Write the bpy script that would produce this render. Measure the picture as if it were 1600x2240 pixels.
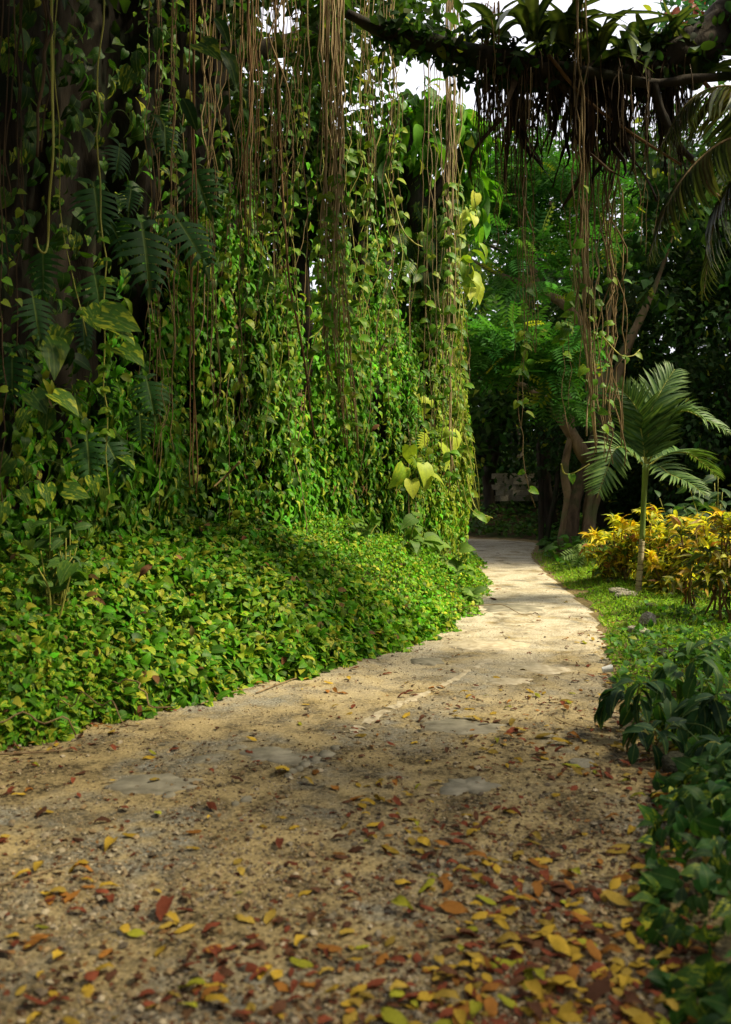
import bpy, math, random
import numpy as np
from mathutils import Vector, Matrix

for _o in list(bpy.data.objects):
    bpy.data.objects.remove(_o)
scene = bpy.context.scene
COL = scene.collection
random.seed(11)
rng = np.random.default_rng(11)
RAD = math.radians

# ------------------------------------------------------------------ camera, sky, sun, exposure
F, HOR, EYE = 2000.0, 1070.0, 1.6           # focal length and horizon row in photograph pixels, eye height
cam_d = bpy.data.cameras.new('camera')
cam = bpy.data.objects.new('camera', cam_d)
COL.objects.link(cam)
cam.location = (0, 0, EYE)
cam.rotation_euler = (RAD(90), 0, 0)
cam_d.sensor_fit = 'VERTICAL'
cam_d.sensor_height = 36.0
cam_d.lens = F / 2240 * 36
cam_d.shift_y = (HOR - 1120) / 2240
cam_d.clip_start, cam_d.clip_end = 0.05, 3000
cam_d.dof.use_dof = True
cam_d.dof.focus_distance = 10.5
cam_d.dof.aperture_fstop = 2.1
scene.camera = cam

TO_SUN = Vector((0.63, -0.10, 0.77)).normalized()
world = bpy.data.worlds.new('World')
scene.world = world
world.use_nodes = True
wn, wl = world.node_tree.nodes, world.node_tree.links
bgn = wn['Background']
bgn.inputs['Strength'].default_value = 0.092
sky = wn.new('ShaderNodeTexSky')
sky.sky_type = 'NISHITA'
sky.sun_disc = False
sky.sun_elevation = math.asin(TO_SUN.z)
sky.sun_rotation = math.atan2(TO_SUN.x, TO_SUN.y)
tcw = wn.new('ShaderNodeTexCoord')
cn = wn.new('ShaderNodeTexNoise')
cn.inputs['Scale'].default_value = 3.0
cn.inputs['Detail'].default_value = 5.0
wl.new(tcw.outputs['Generated'], cn.inputs['Vector'])
cr = wn.new('ShaderNodeValToRGB')
cr.color_ramp.elements[0].position = 0.26
cr.color_ramp.elements[1].position = 0.38
wl.new(cn.outputs['Fac'], cr.inputs['Fac'])
mxw = wn.new('ShaderNodeMixRGB')
wl.new(cr.outputs['Color'], mxw.inputs['Fac'])
wl.new(sky.outputs['Color'], mxw.inputs['Color1'])
mxw.inputs['Color2'].default_value = (8.2, 8.2, 9.0, 1)       # bright thin cloud
wl.new(mxw.outputs['Color'], bgn.inputs['Color'])

sun_d = bpy.data.lights.new('sun', 'SUN')
sun_d.energy = 5.0
sun_d.angle = RAD(12)
sun_d.color = (1.0, 0.89, 0.62)
sun = bpy.data.objects.new('sun', sun_d)
COL.objects.link(sun)
sun.rotation_euler = TO_SUN.to_track_quat('Z', 'Y').to_euler()

vs = scene.view_settings
vs.view_transform = 'Standard'
vs.look = 'None'
vs.exposure = 0.82
vs.gamma = 1.0
vs.use_curve_mapping = False
scene.render.engine = 'CYCLES'
scene.cycles.use_denoising = True
scene.cycles.max_bounces = 6
scene.cycles.diffuse_bounces = 4
scene.cycles.glossy_bounces = 2
scene.cycles.transmission_bounces = 4
scene.cycles.sample_clamp_indirect = 4

# ------------------------------------------------------------------ small maths
def P(px, py, d):
    return np.array([(px - 800) / F * d, d, EYE - (py - HOR) / F * d])
def G(px, py):
    d = F * EYE / (py - HOR)
    return np.array([(px - 800) / F * d, d])
def proj(p):
    p = np.asarray(p, float)
    d = np.maximum(p[..., 1], 0.3)
    return 800 + p[..., 0] / d * F, HOR - (p[..., 2] - EYE) / d * F
def sstep(a, b, x):
    t = np.clip((np.asarray(x, float) - a) / (b - a), 0, 1)
    return t * t * (3 - 2 * t)
def nrm(v):
    v = np.asarray(v, float)
    return v / np.maximum(np.linalg.norm(v, axis=-1, keepdims=True), 1e-9)
def _hash(ix, iy, iz, seed):
    h = (ix * 374761393 + iy * 668265263 + iz * 2147483647 + seed * 974634777) & 0xffffffff
    h = ((h ^ (h >> 13)) * 1274126177) & 0xffffffff
    h = (h ^ (h >> 16)) & 0xffffffff
    return h / 4294967295.0
def vnoise(x, y, z=0.0, seed=0):
    x, y, z = np.broadcast_arrays(np.asarray(x, float), np.asarray(y, float), np.asarray(z, float))
    ix, iy, iz = (np.floor(a).astype(np.int64) for a in (x, y, z))
    fx, fy, fz = x - ix, y - iy, z - iz
    fx, fy, fz = (a * a * (3 - 2 * a) for a in (fx, fy, fz))
    r = 0
    for dx in (0, 1):
        for dy in (0, 1):
            for dz in (0, 1):
                r = r + _hash(ix + dx, iy + dy, iz + dz, seed) * (fx if dx else 1 - fx) * (fy if dy else 1 - fy) * (fz if dz else 1 - fz)
    return r
def fbm(x, y, z=0.0, seed=0, o=3):
    r, a, s = 0, 0.5, 1.0
    for k in range(o):
        r = r + a * vnoise(np.asarray(x) * s, np.asarray(y) * s, np.asarray(z) * s, seed + k)
        a *= 0.5; s *= 2.03
    return r / (1 - 0.5 ** o)
def poly_dist(x, y, pts):
    """unsigned distance, sign (+ on the left of travel), arc length"""
    x, y = np.asarray(x, float), np.asarray(y, float)
    best = np.full(x.shape, 1e9); sg = np.ones(x.shape); al = np.zeros(x.shape); acc = 0.0
    for (ax, ay), (bx, by) in zip(pts[:-1], pts[1:]):
        dx, dy = bx - ax, by - ay
        L = math.hypot(dx, dy)
        t = np.clip(((x - ax) * dx + (y - ay) * dy) / (L * L), 0, 1)
        qx, qy = x - (ax + t * dx), y - (ay + t * dy)
        d = np.hypot(qx, qy)
        c = dx * qy - dy * qx
        m = d < best
        best = np.where(m, d, best); sg = np.where(m, np.sign(c), sg); al = np.where(m, acc + t * L, al)
        acc += L
    return best, sg, al
def spline(pts, n):
    """Catmull-Rom through pts"""
    pts = np.asarray(pts, float)
    q = np.vstack([2 * pts[0] - pts[1], pts, 2 * pts[-1] - pts[-2]])
    u = np.linspace(0, len(pts) - 1 - 1e-6, n)
    i = u.astype(int); t = (u - i)[:, None]
    a, b, c, d = q[i], q[i + 1], q[i + 2], q[i + 3]
    return 0.5 * ((2 * b) + (-a + c) * t + (2 * a - 5 * b + 4 * c - d) * t ** 2 + (-a + 3 * b - 3 * c + d) * t ** 3)

# ------------------------------------------------------------------ the lie of the land
LEFT = [(-8, -4), (-6, -.5), (-4.5, 1.9), (-2.24, 5.6), (-1.12, 7.44), (-.2, 8.5), (.77, 10.3), (1.6, 13.3), (2.0, 17), (2.5, 21), (2.4, 23.5), (.8, 25.3), (-4, 27), (-14, 29)]
RIGHT = [(1.9, -4), (1.9, 2.7), (1.75, 4.7), (1.85, 6.5), (2.36, 8.9), (2.95, 11.85), (3.4, 16.8), (3.7, 19.5), (4.0, 22), (4.75, 25.5), (5.1, 27.5), (4.2, 29.2), (1.5, 30.5), (-4, 32), (-14, 34)]
LEFT_S = spline(LEFT, 160)
RIGHT_S = spline(RIGHT, 160)
LEFT_L = [tuple(p) for p in spline(LEFT, 60)]
RIGHT_L = [tuple(p) for p in spline(RIGHT, 60)]
def H(x, y):
    x, y = np.asarray(x, float), np.asarray(y, float)
    db, sb, _ = poly_dist(x, y, LEFT_L)
    s = db * sb                                      # positive on the bank
    dr, sr, _ = poly_dist(x, y, RIGHT_L)
    r = -dr * sr                                     # positive on the right verge
    amp = 0.92 + .12 * sstep(8, 11, y) - 0.62 * sstep(11.5, 15.5, y) - 0.3 * sstep(17, 20, y)
    h = amp * (0.55 * sstep(-.1, 1.0, s) + 0.45 * sstep(.5, 2.2, s))
    h = h + 0.22 * np.clip(s - 2.2, 0, 14) * (1 - sstep(15, 19, y))
    h = h + 0.10 * sstep(0.05, 0.7, r) + 0.05 * (fbm(x * .8, y * .8, seed=5) - .5) * sstep(.2, 1.0, r)
    far = sstep(0.6, 7, r) * sstep(27.5, 31, y + 0.2 * x)
    h = h + 1.5 * far
    hill = sstep(45, 160, np.hypot(x, y - 10))
    h = h + hill * 5 * fbm(x / 60, y / 60, seed=9)
    rough = (1 - sstep(25, 40, np.hypot(x, y)))
    return h + rough * (0.035 * (fbm(x * 1.1, y * 1.1, seed=3) - .5))
def Hn(x, y, e=0.08):
    hx = (H(x + e, y) - H(x - e, y)) / (2 * e); hy = (H(x, y + e) - H(x, y - e)) / (2 * e)
    return nrm(np.stack([-hx, -hy, np.ones_like(hx)], -1))
def onto(px, py):
    x, y = G(px, py)
    return np.array([x, y, float(H(x, y))])

# ------------------------------------------------------------------ mesh building
def mesh_of(name, v, tris, mat, uv=None, col=None, smooth=True):
    v = np.ascontiguousarray(v, np.float32); tris = np.ascontiguousarray(tris, np.int32)
    me = bpy.data.meshes.new(name)
    me.vertices.add(len(v)); me.vertices.foreach_set('co', v.ravel())
    k = tris.shape[1]
    me.loops.add(tris.size); me.loops.foreach_set('vertex_index', tris.ravel())
    me.polygons.add(len(tris))
    me.polygons.foreach_set('loop_start', np.arange(0, tris.size, k, dtype=np.int32))
    me.update(calc_edges=True)
    me.polygons.foreach_set('use_smooth', np.full(len(tris), smooth))
    if uv is not None:
        l = me.uv_layers.new(name='UVMap')
        l.data.foreach_set('uv', np.ascontiguousarray(uv, np.float32)[tris.ravel()].ravel())
    if col is not None:
        a = me.attributes.new('Col', 'FLOAT_COLOR', 'POINT')
        a.data.foreach_set('color', np.ascontiguousarray(col, np.float32).ravel())
    me.materials.append(mat)
    me.validate()
    return me
def props(o, label=None, cat=None, group=None, kind=None):
    if label: o['label'] = label
    if cat: o['category'] = cat
    if group: o['group'] = group
    if kind: o['kind'] = kind
    return o
def thing(name, label, cat, loc, group=None):
    o = bpy.data.objects.new(name, None)
    o.empty_display_size = 0.1
    o.location = Vector([float(c) for c in loc])
    COL.objects.link(o)
    return props(o, label, cat, group)
def base_of(o):
    while o.parent: o = o.parent
    return o.location
def part(name, me, parent, M=None, kind=None, label=None):
    """M and the mesh are in world space; the root's own location is taken off"""
    o = bpy.data.objects.new(name, me)
    COL.objects.link(o)
    o.parent = parent
    T = Matrix.Translation(-base_of(parent)) if parent.parent is None else Matrix.Identity(4)
    if parent.parent is not None:
        T = parent.matrix_basis.inverted() @ Matrix.Translation(-base_of(parent))
    o.matrix_basis = T @ (M if M is not None else Matrix.Identity(4))
    return props(o, label, None, None, kind)
def single(name, me, label, cat, M=None, group=None, kind=None):
    o = bpy.data.objects.new(name, me)
    COL.objects.link(o)
    if M is not None: o.matrix_basis = M
    return props(o, label, cat, group, kind)
def frames(tip, normal):
    y = nrm(tip)
    n = np.asarray(normal, float)
    z = nrm(n - (n * y).sum(-1, keepdims=True) * y)
    x = np.cross(y, z)
    return np.stack([x, y, z], -1)                   # columns
def mat4(R, s, p):
    M = Matrix.Identity(4)
    for i in range(3):
        for j in range(3):
            M[i][j] = float(R[i, j]) * (s if np.isscalar(s) else float(s[j]))
        M[i][3] = float(p[i])
    return M
def merged(T, pos, R, size, cols):
    """many copies of a template in one array set"""
    v, f, uv = T
    n, m = len(pos), len(v)
    size = np.asarray(size, float)
    if size.ndim == 1: size = np.repeat(size[:, None], 3, 1)
    V = np.einsum('nij,nmj->nmi', R, v[None] * size[:, None, :]) + pos[:, None, :]
    Fc = f[None] + (np.arange(n) * m)[:, None, None]
    U = np.broadcast_to(uv[None], (n, m, 2)).reshape(-1, 2)
    C = np.repeat(cols, m, axis=0)
    return V.reshape(-1, 3), Fc.reshape(-1, f.shape[1]), U, C
def cloud_mesh(name, T, pos, R, size, cols, mat):
    V, Fc, U, C = merged(T, pos, R, size, cols)
    return mesh_of(name, V, Fc, mat, U, C)
def tube_arrays(pts, rad, sides=6, wob=0.0, seed=0, cap=True):
    pts = np.asarray(pts, float); n = len(pts)
    rad = np.broadcast_to(np.asarray(rad, float), (n,))
    t = nrm(np.gradient(pts, axis=0))
    ref = np.array([0.0, 1, 0.13]) if abs(t[:, 2]).mean() > .5 else np.array([0.05, 0.1, 1.0])
    a = nrm(np.cross(t, ref)); b = np.cross(t, a)
    th = np.linspace(0, 2 * np.pi, sides, endpoint=False)
    rr = rad[:, None] * (1 + wob * (vnoise(np.arange(n)[:, None] * .7, np.arange(sides)[None] * 1.3, seed * 7.1, seed) - .5) * 2)
    V = pts[:, None] + rr[..., None] * (np.cos(th)[None, :, None] * a[:, None] + np.sin(th)[None, :, None] * b[:, None])
    V = V.reshape(-1, 3)
    i = np.arange(n - 1)[:, None] * sides; j = np.arange(sides)[None]; j2 = (j + 1) % sides
    q = np.stack([i + j, i + j2, i + sides + j2, i + sides + j], -1).reshape(-1, 4)
    Fc = np.vstack([q[:, [0, 1, 2]], q[:, [0, 2, 3]]])
    if cap:
        V = np.vstack([V, pts[:1], pts[-1:]])
        c0, c1 = n * sides, n * sides + 1
        k = np.arange(sides)
        Fc = np.vstack([Fc, np.stack([np.full(sides, c0), (k + 1) % sides, k], -1),
                        np.stack([np.full(sides, c1), (n - 1) * sides + k, (n - 1) * sides + (k + 1) % sides], -1)])
    return V, Fc
def tube_mesh(name, pts, rad, mat, sides=6, wob=0.0, seed=0):
    return mesh_of(name, *tube_arrays(pts, rad, sides, wob, seed), mat)
def join(list_vf):
    V, Fc, o = [], [], 0
    for v, f in list_vf:
        V.append(v); Fc.append(f + o); o += len(v)
    return np.vstack(V), np.vstack(Fc)

# ------------------------------------------------------------------ leaf shapes: Y to the tip, Z the upper face, length 1
def leaf(ts, ws, back=None, fold=.18, droop=.15, lift=0.0, curl=0.0):
    V, U, Fc = [], [], []
    n = len(ts)
    back = back or [0] * n
    for t, w, b in zip(ts, ws, back):
        zc = lift * math.sin(t * math.pi) - droop * t * t
        V += [(-w, t + b, zc + fold * w - curl * w * w * 4), (0, t, zc), (w, t + b, zc + fold * w - curl * w * w * 4)]
        U += [(0.5 - w, t), (0.5, t), (0.5 + w, t)]
    for k in range(n - 1):
        a, c = 3 * k, 3 * k + 3
        Fc += [(a, a + 1, c + 1), (a, c + 1, c), (a + 1, a + 2, c + 2), (a + 1, c + 2, c + 1)]
    return np.array(V, float), np.array(Fc), np.array(U, float)
HEART = leaf([0, .12, .35, .62, .85, 1], [.26, .37, .40, .29, .12, .0], [-.10, -.05, 0, 0, 0, 0], .22, .22, .04)
HEART2 = leaf([0, .14, .4, .7, 1], [.24, .36, .36, .20, .0], [-.08, -.03, 0, 0, 0], .1, .35, .1)
SMALL = leaf([0, .3, .68, 1], [.2, .40, .26, .0], [-.06, 0, 0, 0], .25, .2, .05)
OVAL = leaf([0, .25, .55, .8, 1], [.03, .22, .25, .15, 0], None, .25, .2, .05)
LANCE = leaf([0, .2, .45, .75, 1], [.02, .10, .13, .09, 0], None, .35, .45, .25)
QUADL = leaf([0, .5, 1], [.06, .27, .0], None, .3, .2, .05)
STRAP = leaf([0, .18, .38, .58, .78, .92, 1], [.045, .05, .055, .05, .038, .02, 0], None, .5, .75, .32)
LEAFLET = leaf([0, .1, .35, .7, 1], [.012, .042, .05, .032, 0], None, .35, .18, .06)
BLADE = leaf([0, .5, 1], [.06, .05, 0], None, .3, .35, .1)
DROOP = leaf([0, .15, .4, .65, .85, 1], [.03, .13, .20, .18, .10, 0], None, .3, .35, .12)
def feather():
    """a flat spray of paired leaflets, as of a flame tree"""
    V, Fc, U = [(-.006, 0, 0), (.006, 0, 0), (0, 1, -.18)], [(0, 1, 2)], [(.5, 0), (.5, 0), (.5, 1)]
    for k in range(6):
        t = .12 + .13 * k
        L = .34 * math.sin(math.pi * (.25 + .7 * t)) ** .7
        for s in (-1, 1):
            z = -.18 * t * t
            o = len(V)
            V += [(0, t, z), (s * L * .55, t + .0 + .02, z + .02), (s * L, t + .12, z - .03), (s * L * .5, t + .125, z + .02)]
            U += [(.5, t)] * 4
            Fc += [(o, o + 1, o + 2), (o, o + 2, o + 3)] if s > 0 else [(o, o + 2, o + 1), (o, o + 3, o + 2)]
    return np.array(V, float), np.array(Fc), np.array(U, float)
FEATHER = feather()
def split_leaf():
    """deeply cut philodendron blade"""
    V, Fc, U = [], [], []
    nl = 8
    ys = np.linspace(-.02, .93, nl + 1)
    env = [.30, .44, .49, .47, .42, .35, .27, .17]
    def add(x, y, z):
        V.append((x, y, z)); U.append((.5 + x, y)); return len(V) - 1
    for s in (-1, 1):
        for i in range(nl):
            y0, y1 = ys[i], ys[i + 1]
            fz = .20 * env[i] + .015
            reach = env[i] * (1.0 + .10 * math.sin(i * 2.3 + s))
            up = .10 + .10 * i / nl - (.20 if i == 0 else 0)
            c0, c1 = add(0, y0, -.12 * y0 * y0), add(0, y1, -.12 * y1 * y1)
            f0, f1 = add(s * fz, y0 + up * .35, .03), add(s * fz, y1 + up * .35 - .012, .03)
            w = (y1 - y0) * .8
            m0, m1 = add(s * reach * .68, y0 + up * .8 + w * .12, .0), add(s * reach * .68, y0 + up * .8 + w * .82, .0)
            t = add(s * reach, y0 + up * 1.25 + w * .55, -.10)
            T = [(c0, f0, f1), (c0, f1, c1), (f0, m0, m1), (f0, m1, f1), (m0, t, m1)]
            Fc += [q if s > 0 else (q[0], q[2], q[1]) for q in T]
    a = add(-.09, .93, -.1); b = add(.09, .93, -.1); t = add(0, 1.12, -.2)
    Fc += [(a, b, t)]
    return np.array(V, float), np.array(Fc), np.array(U, float)
SPLIT = split_leaf()

# ------------------------------------------------------------------ materials
def nodes_of(name):
    m = bpy.data.materials.new(name); m.use_nodes = True
    nt = m.node_tree
    return m, nt.nodes, nt.links, nt.nodes['Principled BSDF']
def mixc(n, l, fac, a, b, mode='MIX'):
    x = n.new('ShaderNodeMixRGB'); x.blend_type = mode
    for i, val in (('Fac', fac), ('Color1', a), ('Color2', b)):
        if hasattr(val, 'links'): l.new(val, x.inputs[i])
        elif isinstance(val, (int, float)): x.inputs[i].default_value = val
        else: x.inputs[i].default_value = tuple(val) + (1,) if len(val) == 3 else val
    return x.outputs['Color']
def ramp(n, l, src, p0, p1, c0=(0, 0, 0), c1=(1, 1, 1)):
    r = n.new('ShaderNodeValToRGB')
    r.color_ramp.elements[0].position, r.color_ramp.elements[1].position = p0, p1
    r.color_ramp.elements[0].color = tuple(c0) + (1,); r.color_ramp.elements[1].color = tuple(c1) + (1,)
    l.new(src, r.inputs['Fac'])
    return r.outputs['Color']
def noise(n, l, scale, detail=4, vec=None, rough=.55, dist=0.0):
    t = n.new('ShaderNodeTexNoise')
    t.inputs['Scale'].default_value = scale; t.inputs['Detail'].default_value = detail
    t.inputs['Roughness'].default_value = rough; t.inputs['Distortion'].default_value = dist
    if vec is not None: l.new(vec, t.inputs['Vector'])
    return t.outputs['Fac']
def leaf_mat(name, varieg=(.42, .46, .05), transl=.28, rough=.42, vein=.25, spec=.2, objrand=.0):
    """colour per leaf in Col, share of pale variegation in its alpha"""
    m, n, l, b = nodes_of(name)
    at = n.new('ShaderNodeAttribute'); at.attribute_name = 'Col'
    uv = n.new('ShaderNodeUVMap'); uv.uv_map = 'UVMap'
    geo = n.new('ShaderNodeNewGeometry')
    tc = n.new('ShaderNodeTexCoord')
    mp = n.new('ShaderNodeMapping'); mp.inputs['Scale'].default_value = (4.5, 1.6, 1)
    l.new(uv.outputs['UV'], mp.inputs['Vector'])
    add = n.new('ShaderNodeVectorMath'); add.operation = 'MULTIPLY_ADD'
    l.new(geo.outputs['Random Per Island'], add.inputs[0]); add.inputs[1].default_value = (37, 53, 19)
    l.new(mp.outputs['Vector'], add.inputs[2])
    st = noise(n, l, 1.6, 2, add.outputs['Vector'])
    fac = ramp(n, l, st, .50, .60)
    fa = n.new('ShaderNodeMath'); fa.operation = 'MULTIPLY'
    l.new(fac, fa.inputs[0]); l.new(at.outputs['Alpha'], fa.inputs[1])
    c = mixc(n, l, fa.outputs[0], at.outputs['Color'], varieg)
    # midrib and side veins
    sep = n.new('ShaderNodeSeparateXYZ'); l.new(uv.outputs['UV'], sep.inputs[0])
    ax = n.new('ShaderNodeMath'); ax.operation = 'SUBTRACT'; l.new(sep.outputs['X'], ax.inputs[0]); ax.inputs[1].default_value = .5
    ab = n.new('ShaderNodeMath'); ab.operation = 'ABSOLUTE'; l.new(ax.outputs[0], ab.inputs[0])
    vr = ramp(n, l, ab.outputs[0], .006, .028, (1, 1, 1), (0, 0, 0))
    vm = n.new('ShaderNodeMath'); vm.operation = 'MULTIPLY'; l.new(vr, vm.inputs[0]); vm.inputs[1].default_value = vein
    c = mixc(n, l, vm.outputs[0], c, (.30, .38, .10))
    sh = noise(n, l, 9, 3, tc.outputs['Object'])
    c = mixc(n, l, .5, c, ramp(n, l, sh, .3, .7, (.55, .55, .55), (1.25, 1.25, 1.2)), 'MULTIPLY')
    if objrand:
        oi = n.new('ShaderNodeObjectInfo')
        c = mixc(n, l, objrand, c, ramp(n, l, oi.outputs['Random'], 0, 1, (.45, .55, .5), (1.4, 1.3, 1.1)), 'MULTIPLY')
    l.new(c, b.inputs['Base Color'])
    b.inputs['Roughness'].default_value = rough + .1
    b.inputs['Specular IOR Level'].default_value = spec
    tr = n.new('ShaderNodeBsdfTranslucent')
    l.new(mixc(n, l, 1.0, c, (1.5, 1.6, .7), 'MULTIPLY'), tr.inputs['Color'])
    mx = n.new('ShaderNodeMixShader'); mx.inputs[0].default_value = transl
    l.new(b.outputs[0], mx.inputs[1]); l.new(tr.outputs[0], mx.inputs[2])
    l.new(mx.outputs[0], n['Material Output'].inputs['Surface'])
    return m
def bark_mat(name, c0, c1, scale=6, stretch=(1, 1, .25), bump=.6, rough=.9, moss=None):
    m, n, l, b = nodes_of(name)
    tc = n.new('ShaderNodeTexCoord')
    mp = n.new('ShaderNodeMapping'); mp.inputs['Scale'].default_value = stretch
    l.new(tc.outputs['Object'], mp.inputs['Vector'])
    a = noise(n, l, scale, 6, mp.outputs['Vector'], .65, .6)
    c = ramp(n, l, a, .32, .68, c0, c1)
    if moss:
        g = noise(n, l, 2.2, 4, tc.outputs['Object'])
        c = mixc(n, l, ramp(n, l, g, .5, .62), c, moss)
    l.new(c, b.inputs['Base Color'])
    b.inputs['Roughness'].default_value = rough
    b.inputs['Specular IOR Level'].default_value = .2
    bp = n.new('ShaderNodeBump'); bp.inputs['Strength'].default_value = bump; bp.inputs['Distance'].default_value = .04
    l.new(a, bp.inputs['Height']); l.new(bp.outputs[0], b.inputs['Normal'])
    return m
def plain_mat(name, c0, c1, scale=20, rough=.85, bump=.3, dist=.01):
    m, n, l, b = nodes_of(name)
    tc = n.new('ShaderNodeTexCoord')
    a = noise(n, l, scale, 5, tc.outputs['Object'])
    l.new(ramp(n, l, a, .3, .7, c0, c1), b.inputs['Base Color'])
    b.inputs['Roughness'].default_value = rough
    b.inputs['Specular IOR Level'].default_value = .25
    bp = n.new('ShaderNodeBump'); bp.inputs['Strength'].default_value = bump; bp.inputs['Distance'].default_value = dist
    l.new(a, bp.inputs['Height']); l.new(bp.outputs[0], b.inputs['Normal'])
    return m
def col_mat(name, rough=.8, transl=0.0, objrand=.5, spec=.3):
    m, n, l, b = nodes_of(name)
    at = n.new('ShaderNodeAttribute'); at.attribute_name = 'Col'
    tc = n.new('ShaderNodeTexCoord')
    a = noise(n, l, 30, 4, tc.outputs['Object'])
    c = mixc(n, l, .6, at.outputs['Color'], ramp(n, l, a, .3, .7, (.45, .4, .4), (1.3, 1.3, 1.3)), 'MULTIPLY')
    if objrand:
        oi = n.new('ShaderNodeObjectInfo')
        c = mixc(n, l, objrand, c, ramp(n, l, oi.outputs['Random'], 0, 1, (.5, .45, .4), (1.3, 1.25, 1.1)), 'MULTIPLY')
    l.new(c, b.inputs['Base Color'])
    b.inputs['Roughness'].default_value = rough
    b.inputs['Specular IOR Level'].default_value = spec
    if transl:
        tr = n.new('ShaderNodeBsdfTranslucent'); l.new(c, tr.inputs['Color'])
        mx = n.new('ShaderNodeMixShader'); mx.inputs[0].default_value = transl
        l.new(b.outputs[0], mx.inputs[1]); l.new(tr.outputs[0], mx.inputs[2])
        l.new(mx.outputs[0], n['Material Output'].inputs['Surface'])
    return m
def road_mat():
    m, n, l, b = nodes_of('road_surface')
    tc = n.new('ShaderNodeTexCoord'); o = tc.outputs['Object']
    big = noise(n, l, .75, 5, o, .6, .8)
    mid = noise(n, l, 3.2, 6, o, .65, .4)
    grit = noise(n, l, 55, 4, o, .7)
    vor = n.new('ShaderNodeTexVoronoi'); vor.inputs['Scale'].default_value = 62; l.new(o, vor.inputs['Vector'])
    bwn = n.new('ShaderNodeSeparateColor'); l.new(vor.outputs['Color'], bwn.inputs[0])
    sand = ramp(n, l, mid, .3, .75, (.23, .172, .078), (.42, .325, .162))
    gravel = mixc(n, l, .8, mixc(n, l, ramp(n, l, mid, .35, .7), (.115, .086, .043), (.32, .25, .13)), bwn.outputs[0], 'OVERLAY')
    asphalt = ramp(n, l, grit, .3, .7, (.10, .095, .075), (.27, .255, .21))
    gm = ramp(n, l, mid, .42, .58)
    c = mixc(n, l, gm, gravel, sand)
    am = n.new('ShaderNodeMath'); am.operation = 'MULTIPLY'
    l.new(ramp(n, l, big, .47, .60), am.inputs[0]); l.new(ramp(n, l, noise(n, l, 5, 4, o), .35, .6), am.inputs[1])
    c = mixc(n, l, am.outputs[0], c, asphalt)
    # pale worn concrete crust, further up the road
    sep = n.new('ShaderNodeSeparateXYZ'); l.new(o, sep.inputs[0])
    yr = n.new('ShaderNodeMapRange'); l.new(sep.outputs['Y'], yr.inputs['Value'])
    yr.inputs['From Min'].default_value = 5.5; yr.inputs['From Max'].default_value = 11
    cr_ = ramp(n, l, noise(n, l, 1.7, 6, o, .7, .6), .36, .54)
    cm = n.new('ShaderNodeMath'); cm.operation = 'MULTIPLY'; l.new(cr_, cm.inputs[0]); l.new(yr.outputs[0], cm.inputs[1])
    c = mixc(n, l, cm.outputs[0], c, ramp(n, l, grit, .25, .7, (.40, .355, .26), (.60, .535, .42)))
    gs = ramp(n, l, grit, .3, .7, (.3, .27, .22), (1.45, 1.45, 1.45))
    c = mixc(n, l, .7, c, gs, 'MULTIPLY')
    l.new(c, b.inputs['Base Color'])
    b.inputs['Roughness'].default_value = .92
    b.inputs['Specular IOR Level'].default_value = .15
    bp = n.new('ShaderNodeBump'); bp.inputs['Strength'].default_value = .9; bp.inputs['Distance'].default_value = .012
    ad = n.new('ShaderNodeMath'); ad.operation = 'ADD'; l.new(grit, ad.inputs[0]); l.new(mid, ad.inputs[1])
    l.new(ad.outputs[0], bp.inputs['Height']); l.new(bp.outputs[0], b.inputs['Normal'])
    return m
def soil_mat():
    m, n, l, b = nodes_of('soil')
    tc = n.new('ShaderNodeTexCoord'); o = tc.outputs['Object']
    a = noise(n, l, 4, 6, o, .65); g = noise(n, l, 40, 4, o, .7)
    c = ramp(n, l, a, .3, .7, (.045, .032, .018), (.15, .10, .05))
    c = mixc(n, l, ramp(n, l, noise(n, l, 1.3, 4, o), .45, .6), c, (.05, .075, .02))
    c = mixc(n, l, .6, c, ramp(n, l, g, .3, .7, (.4, .4, .4), (1.4, 1.4, 1.4)), 'MULTIPLY')
    at = n.new('ShaderNodeAttribute'); at.attribute_name = 'Col'
    ma = n.new('ShaderNodeMath'); ma.operation = 'ADD'; l.new(at.outputs['Fac'], ma.inputs[0]); l.new(a, ma.inputs[1])
    c = mixc(n, l, ramp(n, l, ma.outputs[0], .75, 1.15), c, ramp(n, l, g, .3, .7, (.13, .09, .04), (.33, .25, .12)))
    l.new(c, b.inputs['Base Color']); b.inputs['Roughness'].default_value = .95
    b.inputs['Specular IOR Level'].default_value = .1
    bp = n.new('ShaderNodeBump'); bp.inputs['Strength'].default_value = .8; bp.inputs['Distance'].default_value = .03
    l.new(g, bp.inputs['Height']); l.new(bp.outputs[0], b.inputs['Normal'])
    return m
M_ROAD, M_SOIL = road_mat(), soil_mat()
M_IVY = leaf_mat('pothos_leaf', (.46, .50, .04), .28, .36, .3, .12)
M_IVYO = leaf_mat('pothos_leaf_single', (.46, .50, .04), .28, .36, .3, .14, objrand=.6)
M_TREE = leaf_mat('tree_leaf', (.2, .3, .03), .35, .6, .0, .1)
M_TREEO = leaf_mat('tree_leaf_single', (.2, .3, .03), .35, .45, .4, objrand=.6)
M_PALM = leaf_mat('palm_leaf', (.2, .25, .05), .2, .38, .3, objrand=.5)
M_SPLIT = leaf_mat('split_leaf_blade', (.1, .2, .03), .18, .5, .35, .15, objrand=.5)
M_CROTON = leaf_mat('croton_leaf', (.06, .12, .02), .4, .38, .35, objrand=.4)
M_GRASS = leaf_mat('grass_blade', (.3, .3, .05), .35, .6, .0)
M_ROOT = bark_mat('aerial_root', (.11, .07, .032), (.30, .21, .10), 9, (1, 1, .12), .5)
M_ROOTP = bark_mat('aerial_root_pale', (.19, .135, .065), (.44, .33, .18), 9, (1, 1, .12), .5)
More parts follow.
